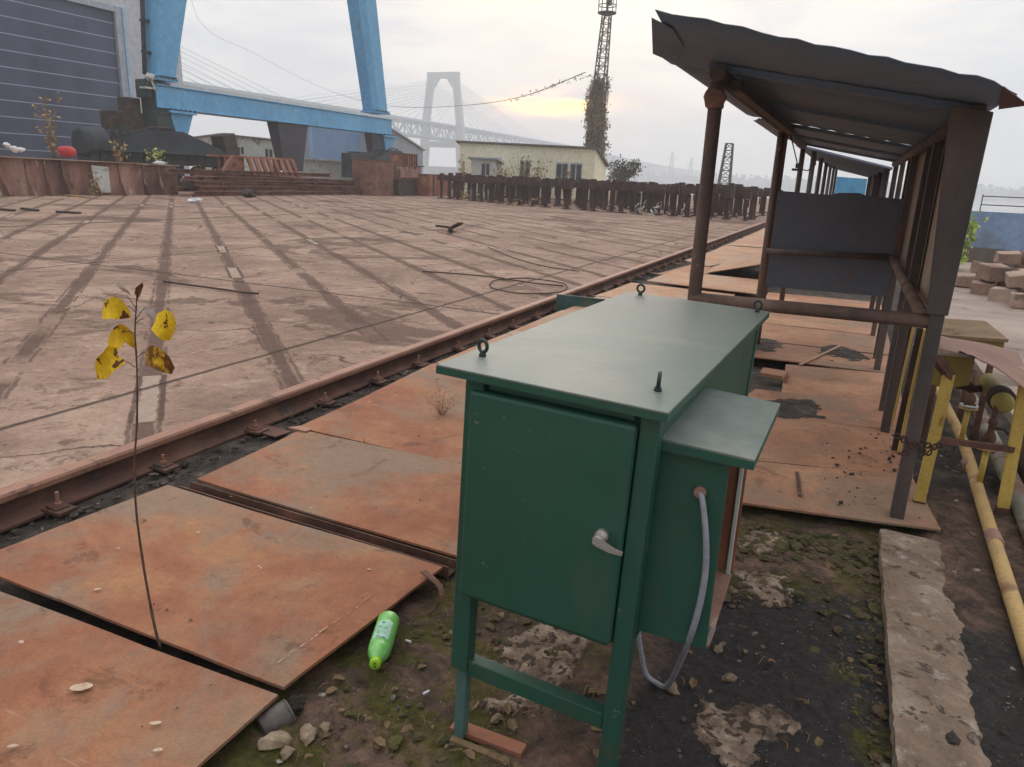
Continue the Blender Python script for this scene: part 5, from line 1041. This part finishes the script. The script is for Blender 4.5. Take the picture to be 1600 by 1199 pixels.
# ------------------------------------------------------------------ blue gantry crane
def gantry():
    X = -38.0; R0 = empty('gantry_crane', (X, 44, 0)); tag(R0, 'huge blue gantry crane leg frame on black bogies across the yard', 'crane')
    ky = 38/37.
    def leg(yb0, yb1, yt0, yt1, zb, zt, lean, db, dt):
        k = zt/14.0; mb = MB(); vs = []
        for z, a, b, xo, d in ((zb, yb0, yb1, 0., db), (zt, yt0, yt1, lean, dt)):
            w = (b-a); c = (a+b)/2; cx = X+xo
            pr = [(d*.5, -w*.5+w*.30), (d*.5, w*.5-w*.06), (d*.42, w*.5), (-d*.5, w*.5), (-d*.5, -w*.5), (d*.30, -w*.5)]
            vs += [V(cx+px, c+py, z) for px, py in pr]
        n = 6; mb.add(vs, [tuple(range(n-1, -1, -1)), tuple(range(n, 2*n))]+[(i, (i+1) % n, n+(i+1) % n, n+i) for i in range(n)])
        l = part(mb, 'leg', 'blue', R0)
        mb = MB(); c = (yb0+yb1)/2; w = yb1-yb0; mb.box((X, c, zb-.06), (db*1.2, w*1.14, .14)); mb.box((X, c, zb+.10), (db*1.1, w*1.08, .06)); fl = part(mb, 'flange', 'blue', l)
        for q in range(9): part(MB().box((X+db*.58, yb0+w*(q+.2)/8.8, zb+.02), (.06, .07, .2)), 'bolt', 'olive_steel', l)
        return l
    l1 = leg(33.0, 34.24, 34.76, 37.67, 6.25, 20.0, 0, 1.0, 2.5); l2 = leg(54.5, 56.5, 50.9, 53.4, 6.35, 22.0, 0, 1.2, 1.5)
    # ladder tube and brackets on the left leg
    mb = MB(); mb.tube([(X-.3, 32.75, 6.4), (X-.6, 33.3, 10.7), (X-1.2, 34.3, 19.5)], .13, 8)
    for z, y, x in ((7.6, 32.95, X-.35), (9.3, 33.15, X-.5), (11.2, 33.4, X-.6)): mb.box((x+.1, y, z), (.3, .5, .12))
    part(mb, 'cable_pipe', 'black_steel', R0)
    mb = MB(); mb.box((X, 44.9, 5.22), (1.1, 24.4, 1.18)); mb.box((X, 44.9, 5.84), (1.3, 24.4, .06)); mb.box((X, 44.9, 4.61), (1.3, 24.4, .05)); part(mb, 'sill_beam', 'blue', R0, .02)
    for y in (34.4, 56.7):
        mb = MB(); s = 1.0
        mb.box((X+.1, y, 4.45), (1.3, 2.0, .14)); mb.prism([(X+.55, y-.85, 4.38), (X+.55, y+.85, 4.38), (X+.45, y+.22, 2.6), (X+.45, y-.22, 2.6)], (-.9, 0, 0)); b = part(mb, 'bracket', 'blue', R0)
        for q in range(6): part(MB().box((X+.7, y-.9+q*.36, 4.56), (.08, .1, .14)), 'bolt', 'olive_steel', b)
    mb = MB(); mb.box((X-.1, 33.2, 4.3), (1.2, 1.1, 3.4)); mb.box((X+.54, 33.2, 3.5), (.1, 1., .1)); mb.box((X+.54, 33.2, 4.3), (.1, 1., .1)); mb.box((X-.2, 33.0, 5.6), (1., 1.3, 1.)); part(mb, 'drive_housing', 'olive_steel', R0, .05)
    mb = MB(); mb.box((X-.9, 31.5, 3.5), (1.2, 2.0, 1.5)); mb.box((X-.9, 32.0, 4.6), (.8, .9, .9)); part(mb, 'motor_box', 'rust_black', R0, .04)
    mb = MB(); mb.box((X+.3, 32.4, 5.6), (.5, .8, .1)); mb.rock((X+.5, 32.4, 6.2), (.35, .45, .4), 3, 2); mb.bar((X+.5, 32.4, 6.2), (X+.5, 32.7, 5.5), .08); part(mb, 'flood_lamp', 'offwhite', R0)
    for q, y in ((0, 33.2), (1, 57.6)):
        g0 = 'black_steel' if q == 0 else 'grey_dark'; h = 4.8 if q == 0 else 3.6
        mb = MB(); mb.prism([(X+.6, y-h, 2.15), (X+.6, y+h, 2.15), (X+.6, y+h*.85, 2.5), (X+.6, y+h*.25, 3.35), (X+.6, y-h*.25, 3.35), (X+.6, y-h*.85, 2.6)], (-1.2, 0, 0)); eq = part(mb, 'equalizer_beam', g0, R0, .02)
        mb = MB(); mb.box((X+.7, y, 2.10), (1.4, 2*h, .1)); part(mb, 'beam_flange', 'olive_steel', eq)
        mb = MB(); mb.box((X, y+.2, 1.72), (1.3, 2*h+.8, .66)); part(mb, 'bogie_frame', 'black_steel', R0, .03)
        rr = random.Random(q+3)
        for k in range(7):
            yy = y-h+.4+k*(2*h-.8)/6+rr.uniform(-.2, .2); mb = MB(); mb.box((X+.72, yy, 1.72), (.12, rr.uniform(.15, .5), rr.uniform(.4, .62))); part(mb, 'stiffener', 'olive_steel' if k % 2 else 'grey_dark', eq)
        for k in range(5):
            yy = y-h*.9+k*.45+rr.uniform(-.1, .1); mb = MB(); mb.box((X+.2, yy, 2.75+.10*k+rr.uniform(0, .2)), (.5, rr.uniform(.15, .4), rr.uniform(.2, .5)), (0, 0, rr.uniform(-.4, .4))); part(mb, 'fitting', 'black_steel' if k % 2 else 'olive_steel', eq)
        mb = MB(); mb.tube([(X+.63, y-h*.8, 2.75), (X+.63, y-h*.2, 3.5), (X+.63, y+h*.1, 3.46)], .05, 6); part(mb, 'hydraulic_hose', 'rust_black', eq)
        for k in range(6):
            yy = y-h+.6+k*(2*h-1.2)/5
            mb = MB(); mb.lathe([(.42, -.14), (.42, .08), (.48, .08), (.48, .14)], 22, (X, yy, .95), 'X'); part(mb, 'wheel', 'rust_black', R0)
            mb = MB(); mb.box((X+.45, yy, 1.2), (.15, .5, .8)); part(mb, 'axle_box', 'black_steel', R0)
        mb = MB(); mb.box((X, y, .24), (.8, 2*h+14 if q else 2*h+10, .48)); part(mb, 'track_beam', 'rust_black', R0)
    mb = MB(); mb.lathe([(.55, -.7), (.72, -.65), (.8, -.3), (.72, 0), (.85, .15), (.85, .5), (.6, .7)], 20, (X+.1, 28.6, 2.45), 'Y'); mb.box((X, 29.6, 2.0), (1.2, 1.2, .5)); part(mb, 'motor', 'black_steel', R0)
    mb = MB(); mb.box((X, 38.3, 2.6), (1.1, 1.1, 1.7), (.25, 0, 0)); mb.box((X, 37.6, 1.6), (1.2, 2.2, .5)); part(mb, 'buffer', 'rust_black', R0, .04)
    # dark hoppers under the sill beam
    for y0, y1, z0, w in ((42.8, 46.0, 1.3, .5), (54.3, 55.95, 2.4, .4)):
        mb = MB(); A = [V(X+w, y0, 4.58), V(X+w, y1, 4.58), V(X-w, y1, 4.58), V(X-w, y0, 4.58)]; c = sum(A, Vector())/4; B_ = [V(c.x+(p.x-c.x)*.6, c.y+.1+(p.y-c.y)*.62, z0) for p in A]
        mb.add(A+B_, [(0, 1, 2, 3), (7, 6, 5, 4)]+[(i, i+4, (i+1) % 4+4, (i+1) % 4) for i in range(4)]); part(mb, 'hopper', 'grey_dark', R0)
    mb = MB(); mb.box((X+.4, 52.5, 2.3), (1.2, 1.6, 1.4)); mb.box((X+.5, 51.2, 1.9), (1.0, 1.3, 1.9)); part(mb, 'gearbox', 'black_steel', R0, .05)
gantry()

# ------------------------------------------------------------------ warehouse and yard buildings
def warehouse():
    X = -50.; R0 = empty('warehouse', (X, 30, 0)); tag(R0, 'tall grey warehouse with a huge dark blue roller door', 'warehouse')
    mb = MB(); y0, y1, H = 12., 46.3, 19.
    mb.prism([(X-20, y0, 0), (X-20, y1, 0), (X-20, y1, H), (X-20, y0, H)], (-.3, 0, 0)); mb.prism([(X, y1, 0), (X-20, y1, 0), (X-20, y1, H), (X, y1, H)], (0, -.3, 0))
    mb.prism([(X, 41.15, 0), (X, y1-.31, 0), (X, y1-.31, H), (X, 41.15, H)], (-.3, 0, 0)); mb.prism([(X, y0, 11.85), (X, 41.14, 11.85), (X, 41.14, H), (X, y0, H)], (-.3, 0, 0)); w = part(mb, 'wall', 'clad', R0)
    mb = MB(); mb.prism([(X+.3, y0, H+.01), (X+.3, y1+.3, H+.01), (X-20.4, y1+.3, H+1.5), (X-20.4, y0, H+1.5)], (0, 0, .25)); part(mb, 'roof', 'grey_shed', R0)
    dm, g, b = material('door_panels'); P = coords(g, False, False); z = g.xyz(P)[2]
    t = g.m('FRACT', g.m('DIVIDE', z, 1.0)); ln = g.m('MULTIPLY', g.m('GREATER_THAN', t, .925), g.m('LESS_THAN', t, .985))
    cb = g.ramp(g.noise(P, .5, 5), [(.3, srgb(66,74,94)), (.7, srgb(84,92,112))])
    g.set(b.inputs['Base Color'], g.mix(ln, cb, srgb(158, 168, 186))); b.inputs['Roughness'].default_value = .55; bump(g, b, t, .3, .03)
    mb = MB(); mb.prism([(X-.12, y0, 0), (X-.12, 40.55, 0), (X-.12, 40.55, 11.7), (X-.12, y0, 11.7)], (-.12, 0, 0)); part(mb, 'roller_door', dm, R0)
    mb = MB(); mb.prism([(X+.12, 40.6, 0), (X+.12, 41.12, 0), (X+.12, 41.12, 12.1), (X+.12, 40.6, 12.1)], (-.36, 0, 0)); part(mb, 'door_frame', 'frame_white', R0)
    mb = MB(); mb.prism([(X+.20, 41.14, 0), (X+.20, 41.34, 0), (X+.20, 41.34, 12.1), (X+.20, 41.14, 12.1)], (-.18, 0, 0)); part(mb, 'door_track', 'frame_blue', R0)
    mb = MB(); mb.prism([(X+.10, y0, 11.72), (X+.10, 40.59, 11.72), (X+.10, 40.59, 12.1), (X+.10, y0, 12.1)], (-.3, 0, 0)); part(mb, 'door_lintel', 'frame_white', R0)
    for y in (43.0, 45.0): mb = MB(); mb.tube([(X+.09, y, .1), (X+.09, y, H)], .08, 8); part(mb, 'downpipe', 'clad', R0)
warehouse()
def building(name, cat, lab, a, az2, d2, depth, zl, zr, wall, roof, wins=(), slope=-.6):
    """front wall from point a to point b (azimuth in degrees, distance), a monopitch roof"""
    p = lambda az, d: V(sin(rad(az))*d, cos(rad(az))*d, 0)
    A = p(*a); B_ = p(az2, d2); t = (B_-A).normalized(); n = V(-t.y, t.x, 0)
    if n.dot(A) < 0: n = -n
    R0 = empty(name, A); tag(R0, lab, cat); L = (B_-A).length
    C_, D_ = B_+n*depth, A+n*depth
    mb = MB(); mb.add([A, B_, C_, D_, A+V(0, 0, zl), B_+V(0, 0, zr), C_+V(0, 0, zr+slope), D_+V(0, 0, zl+slope)], [(3, 2, 1, 0), (4, 5, 6, 7), (0, 1, 5, 4), (1, 2, 6, 5), (2, 3, 7, 6), (3, 0, 4, 7)]); w = part(mb, 'wall', wall, R0)
    e = .25; q = [A-t*e-n*e+V(0, 0, zl+.02), B_+t*e-n*e+V(0, 0, zr+.02), C_+t*e+n*e+V(0, 0, zr+slope+.02), D_-t*e+n*e+V(0, 0, zl+slope+.02)]
    mb = MB(); mb.prism(q, (0, 0, .12)); part(mb, 'roof', roof, R0)
    for u, z, ww, hh in wins:
        c = A+t*(u*L)+V(0, 0, z)-n*.03; mb = MB(); mb.prism([c-t*ww/2-V(0, 0, hh/2), c+t*ww/2-V(0, 0, hh/2), c+t*ww/2+V(0, 0, hh/2), c-t*ww/2+V(0, 0, hh/2)], n*.06); f = part(mb, 'window', 'offwhite', R0)
        for s in (-1, 1):
            k = c+t*s*ww*.24-n*.015; mb = MB(); mb.prism([k-t*ww*.19-V(0, 0, hh*.42), k+t*ww*.19-V(0, 0, hh*.42), k+t*ww*.19+V(0, 0, hh*.42), k-t*ww*.19+V(0, 0, hh*.42)], n*.01); part(mb, 'pane', 'window', f)
    return A, t, n, L
hutinfo = building('site_hut', 'hut', 'long cream hut with small windows behind the field of stands', (-28.3, 63), -18.2, 60, 5.5, 4.05, 3.85, 'cream', 'hut_roof', ((.18, 2.2, .9, 1.5), (.28, 2.2, .9, 1.5), (.50, 2.1, .9, 1.5), (.77, 1.95, 1.0, 1.7), (.87, 1.95, 1.0, 1.7)), -1.25)
building('site_shed', 'shed', 'light blue corrugated shed behind the crane hopper', (-38.9, 75), -33.9, 76, 7, 5.6, 5.5, 'blue_shed', 'grey_shed', (), -.3)
building('site_shed', 'shed', 'grey gabled shed right of the blue crane leg', (-33.6, 74), -31.0, 80, 12, 5.6, 3.7, 'grey_shed', 'clad', ((.25, 3.2, 1.0, .9),), .0)
building('site_shed', 'shed', 'stained white flat shed between the bogies and the hopper', (-45.0, 72), -41.2, 74, 6, 4.0, 3.8, 'offwhite', 'hut_roof', ((.3, 2.8, .7, .7), (.8, 2.7, .8, .8)), -.2)
building('site_shed', 'shed', 'small white lean-to against the left end of the cream hut', (-27.4, 59), -25.6, 58.6, 2.2, 2.75, 2.7, 'offwhite', 'grey_shed', ((.6, 2.0, .7, 1.0),), -.3)
building('yard_wall', 'wall', 'low dirty white wall under the light blue shed', (-39.5, 66), -34.5, 67, .3, 2.2, 2.1, 'offwhite', 'offwhite', (), 0)

# ------------------------------------------------------------------ lattice masts
def lattice(mb, base, top, w0, w1, n, r):
    base, top = Vector(base), Vector(top); c = [(-1, -1), (1, -1), (1, 1), (-1, 1)]; ring = []
    for k in range(n+1):
        t = k/n; p = base.lerp(top, t); w = (w0+(w1-w0)*t)/2; ring.append([p+V(a*w, b*w, 0) for a, b in c])
    for k in range(n+1):
        for i in range(4):
            mb.bar(ring[k][i], ring[k][(i+1) % 4], r*.7)
            if k < n:
                mb.bar(ring[k][i], ring[k+1][i], r*1.2)
                mb.bar(ring[k][i], ring[k+1][(i+1) % 4], r*.6) if (k+i) % 2 else mb.bar(ring[k][(i+1) % 4], ring[k+1][i], r*.6)
    return ring
def light_mast():
    d = 85; b = V(sin(rad(-18.45))*d, cos(rad(-18.45))*d, 0); R0 = empty('light_mast', b); tag(R0, 'tall lattice light mast overgrown with dry creeper', 'mast')
    top = b+V(.55, .2, 18.2); mb = MB(); lattice(mb, b, top, 1.7, .75, 22, .10); part(mb, 'lattice', 'lattice', R0)
    mb = MB()
    for z in (0, .7, 1.5): mb.torus(top+V(0, 0, .2+z), .95, .05, (0, 0, 1), 16, 5)
    for k in range(10): a = 2*pi*k/10; mb.bar(top+V(.95*cos(a), .95*sin(a), .2), top+V(.95*cos(a), .95*sin(a), 1.7), .06)
    mb.lathe([(.95, .12), (.95, .2)], 16, top); mb.box(top+V(0, 0, 2.4), (.2, .2, 4)); mb.box(top+V(.25, -.3, 1.1), (.5, .4, .5)); part(mb, 'platform', 'lattice', R0)
    vb = MB(); rg = random.Random(6)
    for k in range(330):
        a = rg.uniform(0, 6.3); z = 12.2*(rg.random()**.7); rr = (.68+.30*sin(z*1.1+a))*(1.25-.026*z)
        p = b+V(.03*z+rr*cos(a), rr*sin(a), z); L = rg.uniform(1.0, 3.2)
        pts = smooth([p, p+V(rg.gauss(0, .15), rg.gauss(0, .15), -L*.5), p+V(rg.gauss(0, .3), rg.gauss(0, .3), -L)], 3); pts = [q for q in pts if q.z > .05]
        if len(pts) > 1: vb.tube(pts, .035, 4)
        for q in pts:
            for j in range(5): vb.leaf(q+V(rg.gauss(0, .16), rg.gauss(0, .16), rg.gauss(0, .2)), rg.uniform(.14, .36), rg, .55)
    for k in range(26):
        p = b+V(-.2-.045*k, 0, 12.1-.004*k*k)
        for j in range(8): vb.leaf(p+V(rg.gauss(0, .12), rg.gauss(0, .12), -abs(rg.gauss(0, .5))), rg.uniform(.12, .3), rg, .5)
    part(vb, 'creeper', 'vine', R0)
    return b
mastb = light_mast()
d = 105; b = V(sin(rad(-8.75))*d, cos(rad(-8.75))*d, 0); R0 = empty('lattice_tower', b); tag(R0, 'small dark lattice tower standing behind the right end of the stands', 'tower'); mb = MB(); lattice(mb, b, b+V(.15, 0, 6.8), 1.6, .85, 8, .13); part(mb, 'lattice', 'lattice_dark', R0)
mb = MB(); mb.tube(smooth([V(-49.5, 47, 19.2), on_y(310, 30, 52), on_y(400, 85, 58), on_y(510, 140, 66), on_y(610, 166, 72), on_y(725, 165, 77), on_y(820, 150, 79.5), on_y(915, 113, 80.5)], 6), [.010]*19+[.014]*6+[.022]*6+[.03]*6+[.045]*6, 5); tag(mb.build('overhead_cable', 'cable', None, (-40, 60, 14)), 'sagging cable strung from the warehouse to the overgrown mast', 'cable')
mb = MB(); pts = smooth([mastb+V(-.8, -.4, 12.2), on_y(880, 128, 80), on_y(850, 140, 79.6), on_y(800, 156, 79)], 5)
for p in pts:
    for j in range(7): mb.leaf(p+V(random.gauss(0, .15), random.gauss(0, .1), random.gauss(0, .12)), .28, random, .4)
tag(mb.build('cable_creeper', 'vine', None, pts[0]), 'dry creeper hanging along the cable beside the mast', 'creeper')

# ------------------------------------------------------------------ cable-stayed bridge
def bridge():
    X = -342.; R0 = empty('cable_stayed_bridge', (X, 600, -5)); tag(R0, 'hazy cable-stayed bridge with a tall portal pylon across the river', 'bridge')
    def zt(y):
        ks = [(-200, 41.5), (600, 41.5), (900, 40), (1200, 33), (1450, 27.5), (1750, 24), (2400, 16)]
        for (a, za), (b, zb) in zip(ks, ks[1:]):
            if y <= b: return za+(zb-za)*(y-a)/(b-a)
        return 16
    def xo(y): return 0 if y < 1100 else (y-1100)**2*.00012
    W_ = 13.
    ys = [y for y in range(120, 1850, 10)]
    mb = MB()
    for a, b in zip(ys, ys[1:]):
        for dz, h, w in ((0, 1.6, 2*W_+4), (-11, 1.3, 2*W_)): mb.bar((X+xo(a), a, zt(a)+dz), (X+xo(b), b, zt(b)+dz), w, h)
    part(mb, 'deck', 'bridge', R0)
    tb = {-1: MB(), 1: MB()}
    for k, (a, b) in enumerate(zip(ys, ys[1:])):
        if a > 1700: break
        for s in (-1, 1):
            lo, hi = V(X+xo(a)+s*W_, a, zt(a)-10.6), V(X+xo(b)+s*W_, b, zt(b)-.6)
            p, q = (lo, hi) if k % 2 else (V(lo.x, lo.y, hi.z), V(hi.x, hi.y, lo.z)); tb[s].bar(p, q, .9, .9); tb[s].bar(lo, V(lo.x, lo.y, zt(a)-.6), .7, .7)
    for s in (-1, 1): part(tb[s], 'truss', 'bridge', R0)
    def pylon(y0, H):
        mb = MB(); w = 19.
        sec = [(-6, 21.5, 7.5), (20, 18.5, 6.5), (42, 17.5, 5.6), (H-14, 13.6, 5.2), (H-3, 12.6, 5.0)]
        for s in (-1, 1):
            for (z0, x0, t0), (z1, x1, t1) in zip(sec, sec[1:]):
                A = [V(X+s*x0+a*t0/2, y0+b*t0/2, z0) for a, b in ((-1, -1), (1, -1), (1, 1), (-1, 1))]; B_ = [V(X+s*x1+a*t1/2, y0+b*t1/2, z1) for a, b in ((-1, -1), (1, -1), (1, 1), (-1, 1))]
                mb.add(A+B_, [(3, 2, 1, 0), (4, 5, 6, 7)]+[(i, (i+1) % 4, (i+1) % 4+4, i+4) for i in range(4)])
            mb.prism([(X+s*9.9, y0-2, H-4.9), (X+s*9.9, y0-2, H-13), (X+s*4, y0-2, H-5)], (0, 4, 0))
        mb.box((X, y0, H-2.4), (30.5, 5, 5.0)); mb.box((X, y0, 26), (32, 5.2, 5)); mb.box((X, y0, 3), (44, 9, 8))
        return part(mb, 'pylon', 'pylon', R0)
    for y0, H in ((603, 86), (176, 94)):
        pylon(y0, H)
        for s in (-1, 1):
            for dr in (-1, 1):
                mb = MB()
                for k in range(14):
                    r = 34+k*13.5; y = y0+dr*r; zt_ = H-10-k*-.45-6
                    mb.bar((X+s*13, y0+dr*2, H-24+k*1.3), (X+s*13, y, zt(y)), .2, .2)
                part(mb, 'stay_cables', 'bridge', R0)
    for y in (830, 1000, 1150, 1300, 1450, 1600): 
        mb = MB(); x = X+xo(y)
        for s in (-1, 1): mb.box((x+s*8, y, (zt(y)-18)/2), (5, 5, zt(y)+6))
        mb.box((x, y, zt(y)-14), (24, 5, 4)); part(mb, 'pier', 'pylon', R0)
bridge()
for i, (az, dd, h) in enumerate(((-12.6, 1250, 52), (-11.2, 1280, 44))):
    b = V(sin(rad(az))*dd, cos(rad(az))*dd, -3); R0 = empty('power_pylon', b); tag(R0, ('faint hazy power pylon on the far bank, the taller left one', 'faint hazy power pylon on the far bank, the lower right one')[i], 'pylon'); mb = MB(); lattice(mb, b, b+V(0, 0, h), 8, 1.5, 8, .7); mb.bar(b+V(-8, 0, h*.8), b+V(8, 0, h*.8), .8); part(mb, 'lattice', 'lattice', R0)

# ------------------------------------------------------------------ right side: barrier, railing, blocks
def barrier():
    A, B_ = V(2.6, 21.6, 0), V(15.0, 18.2, 0); t = (B_-A).normalized(); n = V(-t.y, t.x, 0); L = (B_-A).length
    R0 = empty('flood_wall', A); tag(R0, 'faded blue panel wall on a concrete plinth along the river edge', 'wall')
    mb = MB(); mb.prism([A, B_, B_+V(0, 0, .34), A+V(0, 0, .34)], n*.35); part(mb, 'plinth', 'plinth', R0)
    k = 0; s = 0.
    while s < L:
        a, b = A+t*s+n*.1, A+t*min(L, s+1.96)+n*.1; mb = MB(); mb.prism([a+V(0, 0, .345), b+V(0, 0, .345), b+V(0, 0, 1.22), a+V(0, 0, 1.22)], n*.08); part(mb, 'blue_panel', 'wall_blue', R0); s += 2.0
    R1 = empty('guard_rail', A+n*2); tag(R1, 'thin grey railing along the river behind the blue wall', 'railing')
    mb = MB()
    for z in (1.36, 1.58): mb.tube([A+n*2+V(0, 0, z), B_+n*2+V(0, 0, z)], .014, 6)
    part(mb, 'rail_bar', 'lattice', R1)
    for k in range(13): p = A+n*2+t*(k*1.0); mb = MB(); mb.tube([p-V(0, 0, .4), p+V(0, 0, 1.62)], .016, 6); part(mb, 'post', 'lattice', R1)
barrier()
rg = random.Random(17); k = 0
pal = ['pale squared stone block in the pile before the blue wall, {}', 'reddish squared stone block in the pile before the blue wall, {}']
spots = []
for row in range(4):
    for c in range(6):
        spots.append((2.08+.36*c+.14*row+rg.uniform(-.06, .06), 15.5-.78*row+rg.uniform(-.15, .15), .0))
for row in range(3):
    for c in range(5): spots.append((2.25+.38*c+.16*row+rg.uniform(-.08, .08), 15.4-.78*row+rg.uniform(-.15, .15), .25))
for row in range(1):
    for c in range(2): spots.append((2.6+.42*c+.16*row+rg.uniform(-.08, .08), 15.3-.9*row+rg.uniform(-.1, .1), .46))
where = {0.: 'bottom layer', .25: 'middle layer', .46: 'top layer'}
for (x, y, z) in spots:
    w, dd, h = rg.uniform(.22, .36), rg.uniform(.30, .50), rg.uniform(.19, .235); mb = MB(); mb.box((0, 0, h/2), (w, dd, h), (rg.gauss(0, .06), rg.gauss(0, .06), 0)); a = rg.gauss(0, .25)
    for i in range(len(mb.v)): mb.v[i] += V(rg.gauss(0, .015), rg.gauss(0, .015), rg.gauss(0, .012))
    o = mb.build('stone_block', 'block', None, None, .012); o.location = (x, y, z+(.0 if z else -.02)); o.rotation_euler = (0, 0, a)
    tag(o, 'rough squared stone block in the {} of the pile before the blue wall'.format(where[z]), 'stone block', 'stone blocks in the {} of the pile'.format(where[z]))
weed((2.22, 19.0, 0), 1.05, 12, .20, 'green_leaf', .15, 'bright green bush standing before the blue wall', 'bush', 8, 60, 'green_bush', 'stem')

# ------------------------------------------------------------------ scrap and plants on the yard
mb = MB(); mb.tube(smooth([on_z(660, 424, .02), on_z(715, 428, .02), on_z(770, 433, .02), on_z(830, 442, .03), on_z(880, 447, .03)], 5), .011, 7); mb.tube(smooth([on_z(765, 445, .02), on_z(775, 438, .02), on_z(820, 435, .03), on_z(880, 443, .03), on_z(878, 456, .02), on_z(820, 459, .02), on_z(775, 452, .02), on_z(765, 446, .02)], 5), .010, 7)
tag(mb.build('cable_coil', 'hose_black', None, on_z(800, 445)), 'loops of dark cable lying on the concrete yard beside the rail', 'cable')
mb = MB(); mb.tube(smooth([on_z(762, 386, .02), on_z(800, 402, .02), on_z(850, 416, .02), on_z(905, 424, .02)], 5), .009, 7); tag(mb.build('loose_cable', 'hose_black', None, on_z(800, 400)), 'single dark cable lying on the yard beyond the coil', 'cable')
mb = MB(); mb.tube([on_z(255, 440, .03), on_z(330, 450, .03), on_z(380, 457, .03), on_z(404, 459, .03)], .013, 8); tag(mb.build('steel_rod', 'rust_black', None, on_z(330, 450)), 'long dark rod lying on the yard behind the sapling', 'rod')
p = on_z(702, 356); mb = MB(); mb.bar(on_z(683, 353, .1), on_z(706, 356, .1), .12, .06); mb.bar(on_z(704, 357, .05), on_z(720, 349, .28), .14, .05); mb.bar(on_z(704, 358, 0), on_z(704, 358, .14), .12); tag(mb.build('bent_scrap', 'rust_black', None, p), 'bent dark piece of scrap steel lying on the far yard', 'scrap')
for i, (x0, y0, x1, y1, lb) in enumerate(((0, 327, 20, 329, 'dark plank at the left edge of the yard'), (36, 326, 57, 329, 'short dark plank second from the left edge of the yard'), (90, 331, 124, 333, 'long dark plank third from the left edge of the yard'), (103, 305, 140, 309, 'yellowish plank at the foot of the hull section'))):
    mb = MB(); a, b = on_z(x0, y0, .03), on_z(x1, y1, .03); mb.bar(a, b, .16, .06); lying('plank', mb, 'dry_leaf' if i == 3 else 'rust_black', a, lb, 'plank', 'planks lying on the far yard')
mb = MB(); p = on_z(305, 317); mb.rock(p+V(0, 0, .08), (.35, .7, .22), 4, 2); lying('plastic_bag', mb, 'white', p, 'small white bag lying on the yard before the beam stack', 'bag')
mb = MB(); p = on_z(388, 309); mb.rock(p+V(0, 0, .2), (.8, .8, .45), 6, 2); lying('rubble', mb, 'rust_black', p, 'dark lump lying at the left foot of the beam stack', 'lump')
for i, (x, y, h, lb) in enumerate(((85, 251, 2.6, 'tall yellowing weed on the hull section before the roller door'), (185, 250, .9, 'low dry weed on the hull section before the black bogie'), (248, 252, .6, 'low green weed on the right part of the hull section'))):
    p = on_x(x, y, -32.6); p.z = 1.55; weed(p, h, 7 if i == 0 else 6, .28, 'dry_leaf' if i < 2 else 'green_leaf', .22, lb, 'weed', 50+i, 14 if i == 0 else 8)
for i, (px, py, h, sp, n, m_, lb) in enumerate(((325, 304, 1.5, .35, 9, 'dry_leaf', 'dry yellow weeds at the left end of the beam stack'), (150, 306, 1.0, .25, 6, 'dry_leaf', 'dry weed at the foot of the hull section'), (360, 306, .9, .25, 5, 'dry_leaf', 'small dry weed before the beam stack'))):
    weed(on_z(px, py), h, n, sp, m_, .16, lb, 'weed', 60+i, 10)
def hut_plant(az, d, h, sp, lb, sd, mt='dry_leaf'):
    weed((sin(rad(az))*d, cos(rad(az))*d, 0), h, 10, sp, mt, .26, lb, 'shrub', sd, 12, 'shrub')
hut_plant(-23.6, 58, 3.3, .5, 'tall thin dry shrub before the middle of the cream hut, left one', 71)
hut_plant(-22.5, 58, 3.1, .4, 'tall thin dry shrub before the middle of the cream hut, right one', 72)
hut_plant(-25.0, 57, 2.4, .5, 'lower dry shrub beside the white lean-to', 73)
hut_plant(-20.0, 56.5, 2.3, .4, 'dry shrub before the right windows of the cream hut', 74)
hut_plant(-28.0, 60, 3.0, .35, 'thin dry shrub at the left corner of the cream hut', 75)
def tree(az, d, h, cr, lb, sd):
    b = V(sin(rad(az))*d, cos(rad(az))*d, 0); R0 = empty('tree', b); tag(R0, lb, 'tree'); rg = random.Random(sd); mb = MB(); lf = MB()
    mb.tube(smooth([b, b+V(.1, 0, h*.3), b+V(-.1, 0, h*.6)], 3), [.16-.012*i for i in range(7)], 7)
    for k in range(30):
        a = rg.uniform(0, 6.3); e = b+V(cos(a)*cr*rg.uniform(.3, 1), sin(a)*cr*rg.uniform(.3, 1), h*rg.uniform(.45, .98)); s = b+V(0, 0, h*rg.uniform(.25, .6)); mb.tube([s, s.lerp(e, .5)+V(0, 0, .2), e], [.05, .03, .012], 5)
        for j in range(60): lf.leaf(e+V(rg.gauss(0, 1), rg.gauss(0, 1), rg.gauss(0, .8))*cr*.22, rg.uniform(.12, .3), rg, .6)
    part(mb, 'trunk', 'twig', R0); part(lf, 'crown', 'tree_leaf', R0)
tree(-16.1, 74, 3.3, 1.35, 'round bare tree right of the cream hut', 81)

# ------------------------------------------------------------------ haze over the river
mb = MB(); mb.box((0, 650, 50), (3900, 2600, 122)); hz = mb.build('haze', 'water'); hz['kind'] = 'stuff'; hz['label'] = 'pale even haze hanging over the whole yard and river'; hz['category'] = 'haze'
hm = bpy.data.materials.new('haze'); hm.use_nodes = True; t = hm.node_tree; t.nodes.clear(); o = t.nodes.new('ShaderNodeOutputMaterial'); v = t.nodes.new('ShaderNodeVolumePrincipled')
v.inputs['Color'].default_value = (.97, .97, .98, 1); v.inputs['Density'].default_value = .0013; v.inputs['Anisotropy'].default_value = .2; t.links.new(v.outputs[0], o.inputs['Volume'])
hz.data.materials.clear(); hz.data.materials.append(hm)
